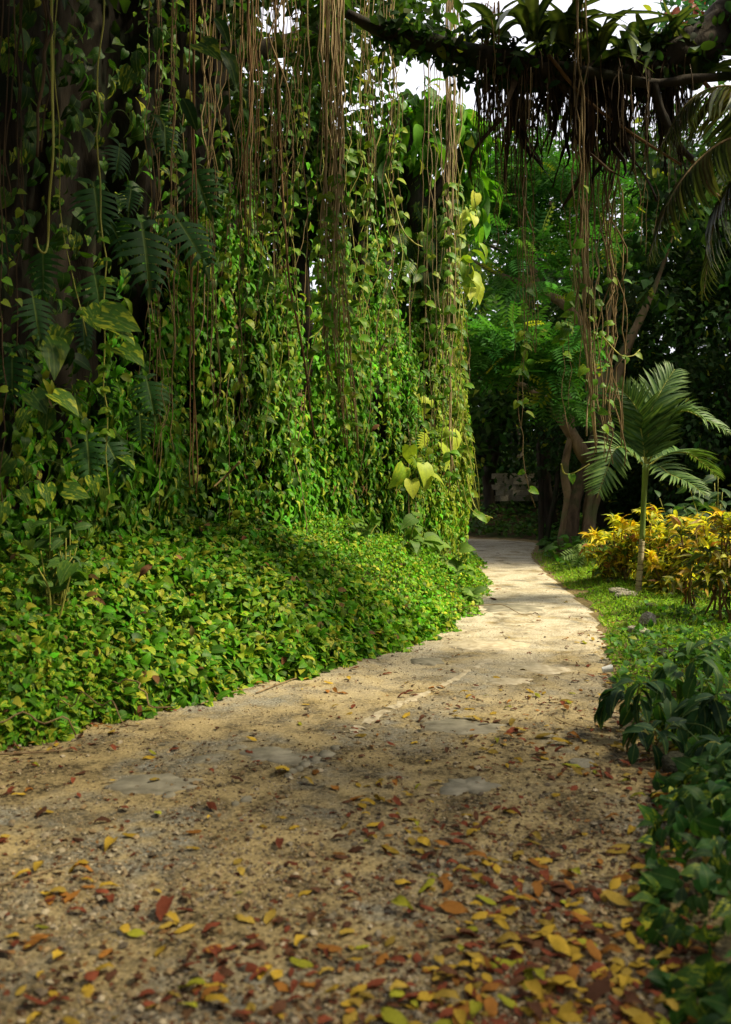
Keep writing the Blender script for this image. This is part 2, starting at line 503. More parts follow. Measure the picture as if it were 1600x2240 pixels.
M_ROOTR = bark_mat('aerial_root_red', (.085, .045, .02), (.22, .125, .055), 9, (1, 1, .12), .5)
M_STEMG = bark_mat('green_stem', (.16, .17, .03), (.42, .40, .08), 12, (1, 1, .2), .2, .6)
M_STEMD = bark_mat('dark_green_stem', (.03, .06, .012), (.09, .13, .03), 12, (1, 1, .2), .2, .6)
M_BARKD = bark_mat('shaded_root_bark', (.008, .006, .004), (.032, .024, .016), 5, (1, 1, .2), .8, moss=(.012, .018, .007))  # bark darkened to carry the shade behind the vines in its colour
M_BARK = bark_mat('dark_bark', (.014, .011, .008), (.055, .042, .028), 5, (1, 1, .2), .8, moss=(.02, .028, .010))
M_BARKM = bark_mat('shaded_tan_bark', (.022, .015, .009), (.13, .085, .05), 7, (1, 1, .22), 1.0, moss=(.045, .05, .02))  # dark trunk bark, with shade at the trunk also put into the colour
M_BARKL = bark_mat('tan_bark', (.07, .045, .025), (.27, .18, .10), 5, (1, 1, .3), .8, moss=(.12, .12, .05))
M_PTRUNK = bark_mat('palm_trunk_skin', (.27, .22, .12), (.50, .42, .27), 3, (2, 2, 9), .5)
M_PSHAFT = bark_mat('palm_crownshaft_skin', (.10, .16, .03), (.26, .32, .09), 3, (3, 3, .4), .1, .45)
M_DEAD = bark_mat('dead_frond', (.028, .018, .010), (.10, .065, .03), 8, (1, 1, .2), .3)
M_FALL = col_mat('fallen_leaf', .8, .12, .55, .1)
M_PEB = col_mat('pebble', .85, 0, 0)
M_ROCK = plain_mat('limestone', (.14, .12, .085), (.46, .42, .34), 5, .9, .9, .04)
M_ROCKD = plain_mat('mossy_rock', (.02, .022, .012), (.09, .085, .05), 6, .95, .9, .04)
M_CONC = plain_mat('old_concrete', (.13, .115, .08), (.30, .27, .20), 9, .85, .5, .006)
M_PALE = plain_mat('pale_concrete', (.26, .21, .13), (.52, .45, .33), 12, .85, .6, .006)
M_TWIG = bark_mat('dry_twig', (.10, .06, .03), (.34, .24, .13), 10, (1, 1, 1), .4)
M_PLAST = plain_mat('crumpled_plastic', (.62, .62, .6), (.78, .78, .76), 30, .4, .3, .004)
M_WALL = plain_mat('wall_stone', (.22, .19, .14), (.50, .45, .36), 8, .9, .6, .02)
M_FLOWER = col_mat('flower_petal', .5, .35, 0)

def greens(n, base, var=.35, yellow=0.0, alpha=0.0, seed_shift=0):
    """one colour per leaf: brightness and hue vary, a few lean to yellow"""
    b = np.array(base, float)[None] * (1 + var * rng.normal(size=(n, 1)) * .7).clip(.35, 2.0)
    b = b * (1 + .12 * rng.normal(size=(n, 3)))
    y = (rng.random((n, 1)) < yellow) * rng.uniform(.4, 1, (n, 1))
    b = b * (1 - y) + y * np.array([[.34, .36, .035]]) * rng.uniform(.6, 1.1, (n, 1))
    a = (rng.random((n, 1)) < alpha) * rng.uniform(.3, 1, (n, 1))
    return np.clip(np.hstack([b, a]), .002, .9)
def leaf_variants(name, T_list, cols, mat):
    out = []
    for T in T_list:
        for c in cols:
            v, f, uv = T
            out.append(mesh_of(name, v, f, mat, uv, np.repeat(np.array([list(c) + [0] if len(c) == 3 else list(c)]), len(v), 0)))
    return out

# ================================================================== SETTING
def axis(lo, hi, step, end, grow=1.22):
    a = list(np.arange(lo, hi + 1e-6, step))
    s = step; x = a[-1]
    while x < end: s *= grow; x += s; a.append(x)
    s = step; x = a[0]
    while x > -end: s *= grow; x -= s; a.insert(0, x)
    return np.array(a)
gx, gy = axis(-9, 14, .17, 900), axis(-3, 34, .17, 900)
XX, YY = np.meshgrid(gx, gy)
ZZ = H(XX, YY)
db, sb, _ = poly_dist(XX, YY, LEFT_L); dr, sr, _ = poly_dist(XX, YY, RIGHT_L)
inside = (sb < 0) & (sr > 0) & (np.minimum(db, dr) > .05)
ZZ = np.where(inside, ZZ - .05, ZZ)
nx, ny = len(gx), len(gy)
I = np.arange(ny - 1)[:, None] * nx + np.arange(nx - 1)[None]
quads = np.stack([I, I + 1, I + nx + 1, I + nx], -1).reshape(-1, 4)
shoulder = np.clip(1 - np.where(inside, 0, np.minimum(db, dr)) / .42, 0, 1).reshape(-1)
single('ground', mesh_of('ground', np.stack([XX, YY, ZZ], -1).reshape(-1, 3), quads, M_SOIL, None, np.column_stack([shoulder] * 3 + [np.ones(len(shoulder))])), 'dark soil under the planting', 'ground', kind='structure')

nr, nc = 700, 46
Ls, Rs = spline(LEFT, nr), spline(RIGHT, nr)
u = np.linspace(-.10, 1.10, nc)
jl = .22 * (fbm(np.arange(nr) * .09, 0, seed=21) - .5); jr = .3 * (fbm(np.arange(nr) * .09, 3, seed=22) - .5)
uu = u[None] * (1 + jr[:, None] * u[None]) - jl[:, None] * (1 - u[None]) * .4
RV = Ls[:, None] * (1 - uu[..., None]) + Rs[:, None] * uu[..., None]
def road_z(x, y):
    return H(x, y) + .004 + .012 * (fbm(x * 5, y * 5, seed=31) - .5)
Rz = road_z(RV[..., 0], RV[..., 1]) - .07 * (sstep(.93, 1.12, uu) + (1 - sstep(-.12, .07, uu)))
I = np.arange(nr - 1)[:, None] * nc + np.arange(nc - 1)[None]
quads = np.stack([I, I + 1, I + nc + 1, I + nc], -1).reshape(-1, 4)
road = single('road', mesh_of('road', np.dstack([RV, Rz]).reshape(-1, 3), quads, M_ROAD), 'sandy worn road winding between the plants', 'road', kind='structure')
def on_road(x, y):
    a, b, _ = poly_dist(x, y, LEFT_L); c, d, _ = poly_dist(x, y, RIGHT_L)
    return (b < 0) & (d > 0)

def slab(name, c, rx, ry, mat, parent, th=.012, n=16, rot=0.0, seed=0, rag=.25):
    a = np.linspace(0, 2 * np.pi, n, endpoint=False)
    r = 1 + rag * (vnoise(np.cos(a) * 1.7 + 9, np.sin(a) * 1.7, seed * 3.3, seed) - .5) * 2 + .05 * rng.normal(size=n) + (.35 * (vnoise(np.cos(a) * 5 + 3, np.sin(a) * 5, seed, seed + 2) - .5) if n > 20 else 0)
    x, y = rx * r * np.cos(a), ry * r * np.sin(a)
    X = c[0] + x * math.cos(rot) - y * math.sin(rot); Y = c[1] + x * math.sin(rot) + y * math.cos(rot)
    z0 = road_z(np.array(X), np.array(Y))
    zc = float(road_z(np.array(c[0]), np.array(c[1])))
    top = np.stack([c[0] + (X - c[0]) * .93, c[1] + (Y - c[1]) * .93, np.maximum(z0, zc) * .5 + zc * .5 + th], -1)
    bot = np.stack([X, Y, z0 - .01], -1)
    V = np.vstack([top, bot, [[c[0], c[1], zc + th * 1.15]]])
    k = np.arange(n); k2 = (k + 1) % n
    Fc = np.vstack([np.stack([np.full(n, 2 * n), k, k2], -1), np.stack([k, k + n, k2 + n], -1), np.stack([k, k2 + n, k2], -1)])
    return part(name, mesh_of(name, V, Fc, mat), parent)
for k, (px, py, wx, wy) in enumerate([(590, 1660, 78, 17), (455, 1663, 32, 9), (345, 1715, 90, 22), (515, 1640, 20, 6), (1020, 1722, 60, 20), (935, 1448, 40, 8), (1190, 1463, 60, 10),
                                      (1120, 1490, 50, 7), (1010, 1590, 90, 16), (1060, 1412, 80, 12), (1110, 1330, 70, 9)]):
    x, y = G(px, py); ry = wy * y * y / (F * EYE)
    slab('concrete_patch', (x, y), wx * y / F, ry, M_CONC if k not in (6, 7, 9) else M_PALE, road, .006, 44, 0, k + 3, .55)
for k, (px, py, w) in enumerate([(715, 1655, 18), (692, 1667, 13), (668, 1678, 13), (655, 1687, 11), (638, 1692, 12), (630, 1701, 9), (735, 1641, 12), (540, 1752, 14), (515, 1762, 10), (370, 1742, 15), (272, 1652 + 390, 18), (560, 2150, 26)]):
    x, y = G(px, py)
    slab('paving_stone', (x, y), w * y / F, w * .45 * y * y / (F * EYE), M_CONC, road, .008, 9, 0, k + 40, .2)
def strip(pix, w, seed):
    pts = np.array([G(*p) for p in pix]); q = spline(pts, len(pix) * 7)
    t = nrm(np.gradient(q, axis=0)); nn_ = np.stack([-t[:, 1], t[:, 0]], -1)
    k = 0
    while k < len(q) - 3:
        m = random.randint(3, 6)
        seg = slice(k, min(k + m + 1, len(q)))
        ww = w * (.55 + .6 * vnoise(np.arange(len(q)) * .8, seed, seed=seed))[seg, None]
        a, b = q[seg] + nn_[seg] * ww + rng.normal(size=(len(q[seg]), 2)) * w * .34, q[seg] - nn_[seg] * ww + rng.normal(size=(len(q[seg]), 2)) * w * .34
        n = len(a)
        xy = np.vstack([a, q[seg], b]); z = road_z(xy[:, 0], xy[:, 1]); z[n:2 * n] += .006; z[:n] -= .002; z[2 * n:] -= .002
        V = np.column_stack([xy, z]); i = np.arange(n - 1)
        Fc = np.vstack([np.stack([i, i + n, i + 1], -1), np.stack([i + 1, i + n, i + n + 1], -1), np.stack([i + n, i + 2 * n, i + n + 1], -1), np.stack([i + n + 1, i + 2 * n, i + 2 * n + 1], -1)])
        part('pale_seam', mesh_of('pale_seam', V, Fc, M_PALE), road)
        k += m + random.choice((0, 1, 2))
strip([(765, 1608), (800, 1585), (860, 1548), (930, 1515), (985, 1490), (1050, 1455), (1090, 1435)], .05, 1)
strip([(1100, 1425), (1122, 1408), (1140, 1395)], .06, 2)
strip([(1150, 1385), (1163, 1368), (1166, 1350), (1155, 1333)], .07, 3)
strip([(1057, 1218), (1075, 1207), (1110, 1197), (1150, 1188)], .10, 4)

# ================================================================== VINE BANK
def frustum(p, mx=260, my=400):
    px, py = proj(p)
    return (px > -mx) & (px < 1600 + mx) & (py > -my) & (py < 2240 + my) & (p[:, 1] > 1.2)
A_L = spline(LEFT, 900)
arc = np.concatenate([[0], np.cumsum(np.hypot(*np.diff(A_L, axis=0).T))])
def bank_points(n, smax=3.2):
    a0 = np.interp(4.5, A_L[:, 1], arc); a1 = np.interp(22.5, A_L[:600, 1], arc[:600])
    # denser near the eye
    a = a0 + (a1 - a0) * rng.random(n) ** 1.25
    i = np.searchsorted(arc, a).clip(1, len(A_L) - 1)
    t = nrm(A_L[i] - A_L[i - 1])
    nl = np.stack([-t[:, 1], t[:, 0]], -1)
    s = rng.uniform(-.32, smax, n)
    edge = -.10 + .45 * (fbm(a * 1.6, 0, seed=41) - .5) + .42 * (fbm(a * 5, 3, seed=43) - .5)
    keep = s > edge + rng.normal(size=n) * .03
    xy = A_L[i] + nl * s[:, None]
    return xy[keep], s[keep], nl[keep], edge[keep]
xy, s, nl, edge = bank_points(120000)
z0 = H(xy[:, 0], xy[:, 1]); nn_ = Hn(xy[:, 0], xy[:, 1])
lump = (.24 * fbm(xy[:, 0] * 1.4, xy[:, 1] * 1.4, seed=51) + .22 * (fbm(xy[:, 0] * 4.5, xy[:, 1] * 4.5, seed=52) - .3).clip(0, 1)) * sstep(-.05, .5, s - edge) + .10 * sstep(0, .12, s - edge)
off = lump * (1 - .75 * rng.random(len(xy)) ** 1.6) + .015
pos = np.column_stack([xy, z0]) + nn_ * off[:, None]
pos[:, 2] = np.maximum(pos[:, 2], z0 + .012)
k = frustum(pos); k &= ~((pos[:, 1] > 15.6) & (s > 1.2))
pos, nn_, nl, s = pos[k], nn_[k], nl[k], s[k]
n = len(pos)
out = np.column_stack([-nl, np.zeros(n)])
nor = nrm(nn_ * .5 + out * .35 + np.array([0, -.15, .45]) + rng.normal(size=(n, 3)) * .38)
tip = nrm(out * .5 + np.array([0, 0, -.45]) + rng.normal(size=(n, 3)) * .75)
size = rng.uniform(.05, .105, n) * (1 - .35 * sstep(8, 12, pos[:, 1]))
fine = fbm(pos[:, 0] * .7 + 9, pos[:, 1] * .7, seed=79) > .55
size = np.where(fine, size * .72, size)
IVY_BASE = (.056, .165, .007)
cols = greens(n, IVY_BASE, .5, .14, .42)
cols[:, :3] *= (1 + .55 * sstep(550, 900, 800 + pos[:, 0] / pos[:, 1] * F))[:, None] * np.array([1.12, 1, 1])      # paler fine creeper towards the bend, with sunlight brightening put into its colour
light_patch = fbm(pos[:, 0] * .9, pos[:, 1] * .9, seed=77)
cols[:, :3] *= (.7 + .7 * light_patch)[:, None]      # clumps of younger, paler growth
R = frames(tip, nor)
bank = thing('ivy_bank', 'low bank thickly covered with variegated green and yellow creeper leaves left of the road', 'ground cover', (-.5, 9, .5))
px, py = proj(pos)
vis = np.argsort(-(size / pos[:, 1]) * (off_r := (np.ones(n))) * ((px > 5) & (px < 1000) & (py > 1150) & (py < 1640)))
big = vis[np.linspace(0, 2400, 300).astype(int)]
mask = np.ones(n, bool); mask[big] = False
def emit_leaves(parent, name, T_list, idx, pos, R, size, mat, palette):
    vs_ = leaf_variants(name, T_list, palette, mat)
    for i in idx:
        part(name, vs_[random.randrange(len(vs_))], parent, mat4(R[i], float(size[i]), pos[i]))
PAL_IVY = [(.05, .14, .012, .0), (.06, .17, .014, .9), (.09, .2, .02, .6), (.04, .11, .012, .0), (.2, .28, .03, .5)]
emit_leaves(bank, 'leaf', [HEART, HEART2], big, pos + nor * .02, R, size * 1.15, M_IVYO, PAL_IVY)
h = rng.random(n) < .5
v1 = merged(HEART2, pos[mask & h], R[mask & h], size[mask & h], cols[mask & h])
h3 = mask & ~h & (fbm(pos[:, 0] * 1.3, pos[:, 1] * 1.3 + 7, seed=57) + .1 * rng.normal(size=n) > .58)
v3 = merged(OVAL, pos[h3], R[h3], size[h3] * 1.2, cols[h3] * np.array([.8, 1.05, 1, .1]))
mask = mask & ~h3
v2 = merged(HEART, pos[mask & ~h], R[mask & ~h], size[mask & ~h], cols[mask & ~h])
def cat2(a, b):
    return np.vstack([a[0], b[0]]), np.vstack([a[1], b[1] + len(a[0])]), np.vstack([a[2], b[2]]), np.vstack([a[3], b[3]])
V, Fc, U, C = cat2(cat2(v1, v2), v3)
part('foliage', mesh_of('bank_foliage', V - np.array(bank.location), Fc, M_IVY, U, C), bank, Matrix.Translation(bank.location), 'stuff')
q_ = rng.choice(n, 420, replace=False)
part('dead_leaves', cloud_mesh('dead_leaves', OVAL, pos[q_] + nor[q_] * .03 - np.array(bank.location), R[q_], size[q_] * 1.3, greens(420, (.14, .075, .03), .5), M_TREE), bank, Matrix.Translation(bank.location), 'stuff')
# creeping stems over the bank
for k in range(60):
    i = rng.integers(n)
    p0 = pos[i]
    if not (4 < p0[1] < 13): continue
    L = rng.uniform(.5, 1.1); dirn = nrm(np.array([rng.normal() * .6 + .3, rng.normal() * .6, 0]))
    q = p0 + np.linspace(0, 1, 9)[:, None] * dirn * L + rng.normal(size=(9, 3)) * .03
    q[:, 2] = H(q[:, 0], q[:, 1]) + .16 + .12 * np.sin(np.linspace(0, np.pi, 9)) + rng.normal(size=9) * .02
    part('stem', tube_mesh('stem', spline(q, 22), rng.uniform(.003, .006), M_ROOT if k % 3 else M_STEMG, 5), bank)

# ================================================================== VINE WALL
WALL = np.array([(-8.0, .6), (-6.0, 3.4), (-4.6, 5.6), (-3.1, 7.75), (-1.5, 10.4), (.2, 13.3), (1.25, 15.2), (1.35, 16.6), (.6, 18.5), (-1, 20)])
W_S = spline(WALL, 900)
warc = np.concatenate([[0], np.cumsum(np.hypot(*np.diff(W_S, axis=0).T))])
WT = nrm(np.gradient(W_S, axis=0)); WN = np.stack([WT[:, 1], -WT[:, 0]], -1)      # outward, to the road
def wall_at(a):
    return np.stack([np.interp(a, warc, W_S[:, 0]), np.interp(a, warc, W_S[:, 1])], -1), nrm(np.stack([np.interp(a, warc, WN[:, 0]), np.interp(a, warc, WN[:, 1])], -1))
def bulge(a, z):
    return .55 * (fbm(a * .55, z * .35, seed=61) - .35) + .32 * (fbm(a * 2.2, z * .5, seed=62) - .5)
def wall_px(a):
    p, _ = wall_at(a)
    return 800 + p[..., 0] / np.maximum(p[..., 1], .3) * F
TOPX = [-400, 420, 500, 545, 575, 690, 715, 760, 850, 880, 960, 1010, 1040]
TOPY = [-300, -300, 100, 330, 690, 740, 740, 640, 560, 600, 600, 640, 700]
DENX = [-300, 0, 150, 300, 420, 480, 560, 620, 690, 740, 850, 1020]
DENY = [1040, 1000, 930, 820, 620, 480, 520, 700, 720, 600, 610, 620]
a_lo, a_hi = 3.0, float(warc[-1])
def wall_cloud(n, zpow=1.0):
    a = a_lo + (a_hi - a_lo) * rng.random(n)
    p, nw = wall_at(a)
    z = H(p[:, 0], p[:, 1]) - .1 + 7.0 * rng.random(n) ** zpow
    return a, p, nw, z
a, p, nw, z = wall_cloud(420000, 1.25)
dep = bulge(a, z) + .18 * rng.random(len(a)) ** 1.5 - .05
pos = np.column_stack([p + nw * dep[:, None], z])
px, py = proj(pos)
topd = np.interp(px, DENX, DENY) + 420 * (fbm(px / 34, 0, seed=71) - .5)
col_n = fbm(px / 26, py / 160, seed=72)
dens = sstep(-190, 210, py - topd) * (.32 + .68 * sstep(60, 520, px)) + .006 * (px > 300) + .006
dens = dens * (.25 + 1.1 * sstep(.30, .62, col_n))
dens *= 1 - .75 * sstep(.62, .70, fbm(px / 75, py / 95, seed=74)) * (py < 1090)
k = (rng.random(len(a)) < dens) & frustum(pos, 200, 100)
pos, nw, a = pos[k], nw[k], a[k]; px, py = px[k], py[k]
n = len(pos)
size = np.where(rng.random(n) < .4, rng.uniform(.075, .11, n), rng.uniform(.04, .07, n)) * (1.15 - .2 * sstep(9, 14, pos[:, 1]))
out = np.column_stack([nw, np.zeros(n)])
nor = nrm(out * .8 + np.array([.1, -.15, .45]) + rng.normal(size=(n, 3)) * .4)
tip = nrm(np.array([0, 0, -1.0]) + out * .25 + rng.normal(size=(n, 3)) * .45)
cols = greens(n, (.058, .19, .007), .55, .13, .22)
cols[:, :3] *= (.35 + 1.3 * fbm(a * 1.1, pos[:, 2] * .9, seed=78))[:, None]
dd_ = rng.random(n) < .015; cols[dd_, :3] = np.array([.12, .06, .025])
ye = sstep(900, 1000, px) * (rng.random(n) < .45)  # yellow of the sunlit right end put into the leaf colour
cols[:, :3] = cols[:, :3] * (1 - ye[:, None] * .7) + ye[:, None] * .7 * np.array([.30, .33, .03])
R = frames(tip, nor)
wall = thing('vine_wall', 'tall curtain of small leaved climbing vines rising behind the creeper bank', 'vines', (-.5, 12, 1.0))
vis = np.argsort(-(size / pos[:, 1]) * ((px > 20) & (px < 1030) & (py > 400)))
big = vis[np.linspace(0, 6000, 300).astype(int)]
mask = np.ones(n, bool); mask[big] = False
PAL_WALL = [(.06, .14, .014, 0), (.09, .19, .02, .4), (.14, .23, .025, .3), (.04, .10, .012, 0), (.26, .31, .035, .2)]
emit_leaves(wall, 'leaf', [HEART, HEART2], big, pos + out * .05, R, size * 1.15, M_IVYO, PAL_WALL)
sp = fbm(a * 1.6, pos[:, 2] * 1.3, seed=83) + .16 * rng.normal(size=n)
acc = None
for T_, lo, hi, ks in ((HEART2, -9, .40, 1.0), (SMALL, .40, .53, .95), (OVAL, .53, .64, 1.25), (LANCE, .64, 9, 1.9)):
    q_ = mask & (sp >= lo) & (sp < hi)
    a_ = merged(T_, pos[q_], R[q_], size[q_] * ks, cols[q_])
    acc = a_ if acc is None else cat2(acc, a_)
V, Fc, U, C = acc
vt = []
for k_ in range(260):
    j_ = rng.integers(n)
    if py[j_] > 1050 or not (20 < px[j_] < 1030): continue
    L_ = rng.uniform(.6, 2.2); m_ = 9
    q_ = pos[j_] + out[j_] * rng.uniform(-.05, .14) + np.linspace(0, 1, m_)[:, None] * np.array([rng.normal() * .12, rng.normal() * .1, L_ * rng.choice([-1, 1])])
    q_[:, :2] += np.cumsum(rng.normal(size=(m_, 2)) * .018, 0)
    vt.append(tube_arrays(q_, rng.uniform(.003, .007), 4, 0, 0, False))
Vs, Fs = join(vt)
part('stems', mesh_of('stems', Vs - np.array(wall.location), Fs, M_ROOT), wall, Matrix.Translation(wall.location), 'stuff')
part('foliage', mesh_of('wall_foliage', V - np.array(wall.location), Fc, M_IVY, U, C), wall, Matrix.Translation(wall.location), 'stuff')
print('bank/wall leaves', n)
# woody core behind the leaves
def core_mesh(name, alo, ahi, na, nz, ztop, inset, mat, ridge):
    aa = np.linspace(alo, ahi, na)
    p, nw = wall_at(aa)
    zt = ztop(wall_px(aa), p[:, 1])
    zz = H(p[:, 0], p[:, 1])[:, None] - .4 + (zt - H(p[:, 0], p[:, 1]) + .4)[:, None] * np.linspace(0, 1, nz)[None]
    b = bulge(aa[:, None] + 0 * zz, zz) - inset + ridge * (fbm(aa[:, None] * 5, zz * .22, seed=81) - .5) + .12 * (fbm(aa[:, None] * 2, zz * 2, seed=82) - .5)
    V = np.concatenate([p[:, None] + nw[:, None] * b[..., None], zz[..., None]], -1)
    back = V.copy(); back[..., :2] -= nw[:, None] * .5
    V = V.reshape(-1, 3); back = back.reshape(-1, 3)
    I = np.arange(na - 1)[:, None] * nz + np.arange(nz - 1)[None]
    q = np.stack([I, I + nz, I + nz + 1, I + 1], -1).reshape(-1, 4)
    return mesh_of(name, np.vstack([V, back]), np.vstack([q, q[:, ::-1] + na * nz]), mat)
def z_of(py, d): return EYE - (py - HOR) / F * d
a_545 = float(np.interp(545, wall_px(warc)[:600], warc[:600]))
part('woody_core', core_mesh('woody_core', a_545 - .3, a_hi, 160, 60, lambda q, d: z_of(np.interp(q, TOPX, TOPY) + 150, np.minimum(d, 15.5)), .30, M_BARK, .3), wall)

# ------------------------------------------------------------------ the banyan that carries the curtain
banyan = thing('banyan_tree', 'huge dark fig tree with a mass of fused roots hidden behind the vines at left', 'tree', (-4.5, 9, .8))
part('trunk', core_mesh('trunk', 0.5, a_545, 240, 60, lambda q, d: 9.5 + 0 * d, .45, M_BARKD, .75), banyan)
for pts, rad in [([(-5, 8.5, 8.6), (-3.5, 8.2, 8.8), (-1.8, 8.4, 9.0), (.8, 7.6, 9.2), (2.8, 6.8, 8.9)], [.4, .32, .25, .18, .08]),
                 ([(-4, 9.5, 7.8), (-2.6, 9.8, 7.8), (-1.6, 10.2, 8.0), (-.8, 10.6, 8.6)], [.3, .2, .14, .06]),
                 ([(-4, 9, 8), (-3, 7, 8.6), (-1.5, 5, 9), (.5, 3, 9.2)], [.35, .3, .22, .12]),
                 ([(-3.0, 10.5, 6.9), (-1.6, 11.5, 7.1), (-.6, 12.3, 7.8), (.1, 13, 8.8)], [.2, .14, .09, .04])]:
    part('limb', tube_mesh('limb', spline(pts, 24), np.interp(np.linspace(0, 1, 24), np.linspace(0, 1, len(rad)), rad), M_BARK, 9, .2, 3), banyan)
def blob_leaves(clusters, per, size, base, T, flat=.6, jitter=.55, yellow=.03, reject=None, down=.35):
    """leaves scattered through clusters (centre, radius)"""
    ps, ns = [], []
    for c, r in clusters:
        m = max(4, int(per * r * r))
        q = nrm(rng.normal(size=(m, 3))) * (rng.random((m, 1)) ** .45)
        ps.append(np.asarray(c) + q * np.array([r, r, r * flat])); ns.append(q)
    ps, ns = np.vstack(ps), np.vstack(ns)
    if reject is not None:
        k = ~reject(ps); ps, ns = ps[k], ns[k]
    n = len(ps)
    nor = nrm(ns * .5 + np.array([0, 0, .8]) + rng.normal(size=(n, 3)) * jitter)
    tip = nrm(ns * np.array([1, 1, .2]) + np.array([0, 0, -down]) + rng.normal(size=(n, 3)) * .6)
    s_ = size * rng.uniform(.6, 1.25, n)
    return ps, frames(tip, nor), s_, greens(n, base, .4, yellow, 0)
GAPS = [(600, 60, 52, 70), (560, 125, 70, 45), (492, 172, 45, 26), (410, 132, 30, 12), (270, 70, 16, 22), (640, 180, 30, 30), (540, 205, 40, 20), (920, 160, 72, 45), (995, 120, 40, 40)]
def in_gaps(p):
    px, py = proj(p); r = np.zeros(len(p), bool)
    for cx, cy, rx, ry in GAPS: r |= ((px - cx) / rx) ** 2 + ((py - cy) / ry) ** 2 < 1
    return r & (rng.random(len(p)) < .90)
cl = []
for k in range(330):
    x, y = rng.uniform(-10, 2.2), rng.uniform(1.5, 15)
    if x > -3.3 + .32 * y: continue
    cl.append(((x, y, rng.uniform(6.6, 10.5) + .12 * max(0, y - 8)), rng.uniform(.5, 1.05)))
for k in range(120):                                  # unseen part of the crown, shaped over the road to shade the upper left
    x, y = rng.uniform(-2.5, 3.7), rng.uniform(3.8, 8.4)
    cl.append(((x, y, rng.uniform(7.7, 9.4)), rng.uniform(.5, .9)))
for k in range(115):                                   # lower fringe of the crown, in view
    q = P(rng.uniform(-80, 930), rng.uniform(-160, 130), rng.uniform(9.5, 13.5))
    cl.append((q, rng.uniform(.3, .65)))
ps, R, s_, c = blob_leaves(cl, 150, .20, (.035, .075, .012), OVAL, .6, reject=in_gaps)
print('banyan crown', len(ps))
part('crown', cloud_mesh('crown', QUADL, ps - np.array(banyan.location), R, s_, c, M_TREE), banyan, Matrix.Translation(banyan.location))

# ------------------------------------------------------------------ large climbers in the dark at left
def big_leaf_plant(name, label, specs, T_list, mat, palette, group=None, d0=7.3, stalk=M_STEMD, cat='plant'):
    """specs: px, py of the blade's heart, length in pixels, lean of the tip in degrees from straight down, depth"""
    sp0 = specs[0]
    root = thing(name, label, cat, P(sp0[0], sp0[1], sp0[4]), group)
    vs_ = leaf_variants('leaf', T_list, palette, mat)
    for (px, py, L, lean, d) in specs:
        q = P(px, py, d); Lm = L * d / F * rng.uniform(.8, 1.12)
        an = RAD(lean)
        tip = nrm(np.array([math.sin(an), -.25, -math.cos(an)]) + rng.normal(size=3) * .20)
        nor = nrm(np.array([.25, -.75, .55]) + rng.normal(size=3) * .34)
        R1 = frames(tip[None], nor[None])[0]
        lf = part('leaf', vs_[random.randrange(len(vs_))], root, mat4(R1, Lm, q))
        b0 = q + np.array([rng.uniform(-.15, .15), .55, .12])
        b0 = q + np.array([rng.uniform(-.12, .12), .45, .02])
        st = spline([b0, (b0 + q) / 2 + np.array([0, -.03, .05]), q], 8)
        part('leaf_stalk', tube_mesh('leaf_stalk', st, .0042, stalk, 5), root)
    return root
SPL = [(.022, .075, .016), (.03, .095, .02), (.018, .06, .016)]
big_leaf_plant('philodendron', 'climbing plant with deeply cut dark leaves at the far left edge', [(70, 640, 105, 8, 7.0), (28, 765, 120, -6, 6.9), (95, 540, 115, -12, 7.2), (20, 505, 90, -25, 7.2)], [SPLIT], M_SPLIT, SPL)
big_leaf_plant('philodendron', 'climbing plant whose large cut leaves hang in the upper middle of the dark vines', [(205, 400, 130, 4, 7.6), (262, 315, 95, 0, 7.7), (310, 490, 160, 20, 7.5), (385, 475, 150, 25, 7.9), (288, 410, 80, 15, 7.8)], [SPLIT], M_SPLIT, SPL)
big_leaf_plant('philodendron', 'climbing plant with cut leaves high up beside the thin hanging stems', [(360, 270, 90, 6, 8.2), (420, 360, 120, 24, 8.4), (355, 225, 80, -8, 8.4)], [SPLIT], M_SPLIT, SPL)
big_leaf_plant('philodendron', 'climbing plant with cut leaves above the pale striped leaves', [(205, 590, 120, 6, 7.3), (180, 690, 100, 2, 7.4), (240, 480, 80, 10, 7.7)], [SPLIT], M_SPLIT, SPL)
big_leaf_plant('philodendron', 'climbing plant with two cut leaves low in the vines, one catching the light', [(190, 955, 95, -4, 7.3), (230, 960, 90, 10, 7.5), (320, 825, 100, 12, 8.1), (305, 900, 90, 15, 8.2), (235, 830, 80, 0, 7.9)], [SPLIT], M_SPLIT, SPL)
PB = [(.05, .13, .014, .9), (.045, .11, .012, .5), (.07, .16, .02, 1.0)]
PD = [(.028, .075, .012, .2), (.022, .06, .012, .0), (.035, .085, .014, .5)]  # dimmer leaf colours that hold the shade of the upper left
big_leaf_plant('large_pothos', 'climber with large pale striped leaves catching the light in the dark vines', [(222, 688, 85, 72, 7.0), (245, 720, 80, 68, 7.0), (262, 760, 85, 45, 7.1), (192, 672, 60, 40, 7.1), (100, 735, 120, 60, 7.2), (140, 720, 90, -20, 7.3)], [HEART, HEART2], M_IVYO, PB)
big_leaf_plant('large_pothos', 'climber with broad glossy green leaves low at the left edge', [(70, 860, 75, 40, 6.8), (115, 862, 75, 62, 6.8), (105, 895, 60, 5, 6.8), (145, 880, 50, 60, 6.9), (60, 900, 50, -30, 6.9), (20, 1000, 60, -20, 6.7), (5, 1100, 60, -5, 6.5)], [HEART], M_IVYO, PB[1:] + PD[:1])
big_leaf_plant('large_pothos', 'climber with streaked leaves just above the creeper bank at left', [(140, 1070, 60, 72, 7.0), (100, 1060, 55, 30, 7.0), (45, 1070, 45, 45, 6.9), (60, 1020, 40, 10, 6.9), (200, 1040, 45, 35, 7.2), (265, 1000, 45, 50, 7.5)], [HEART, HEART2], M_IVYO, PB)
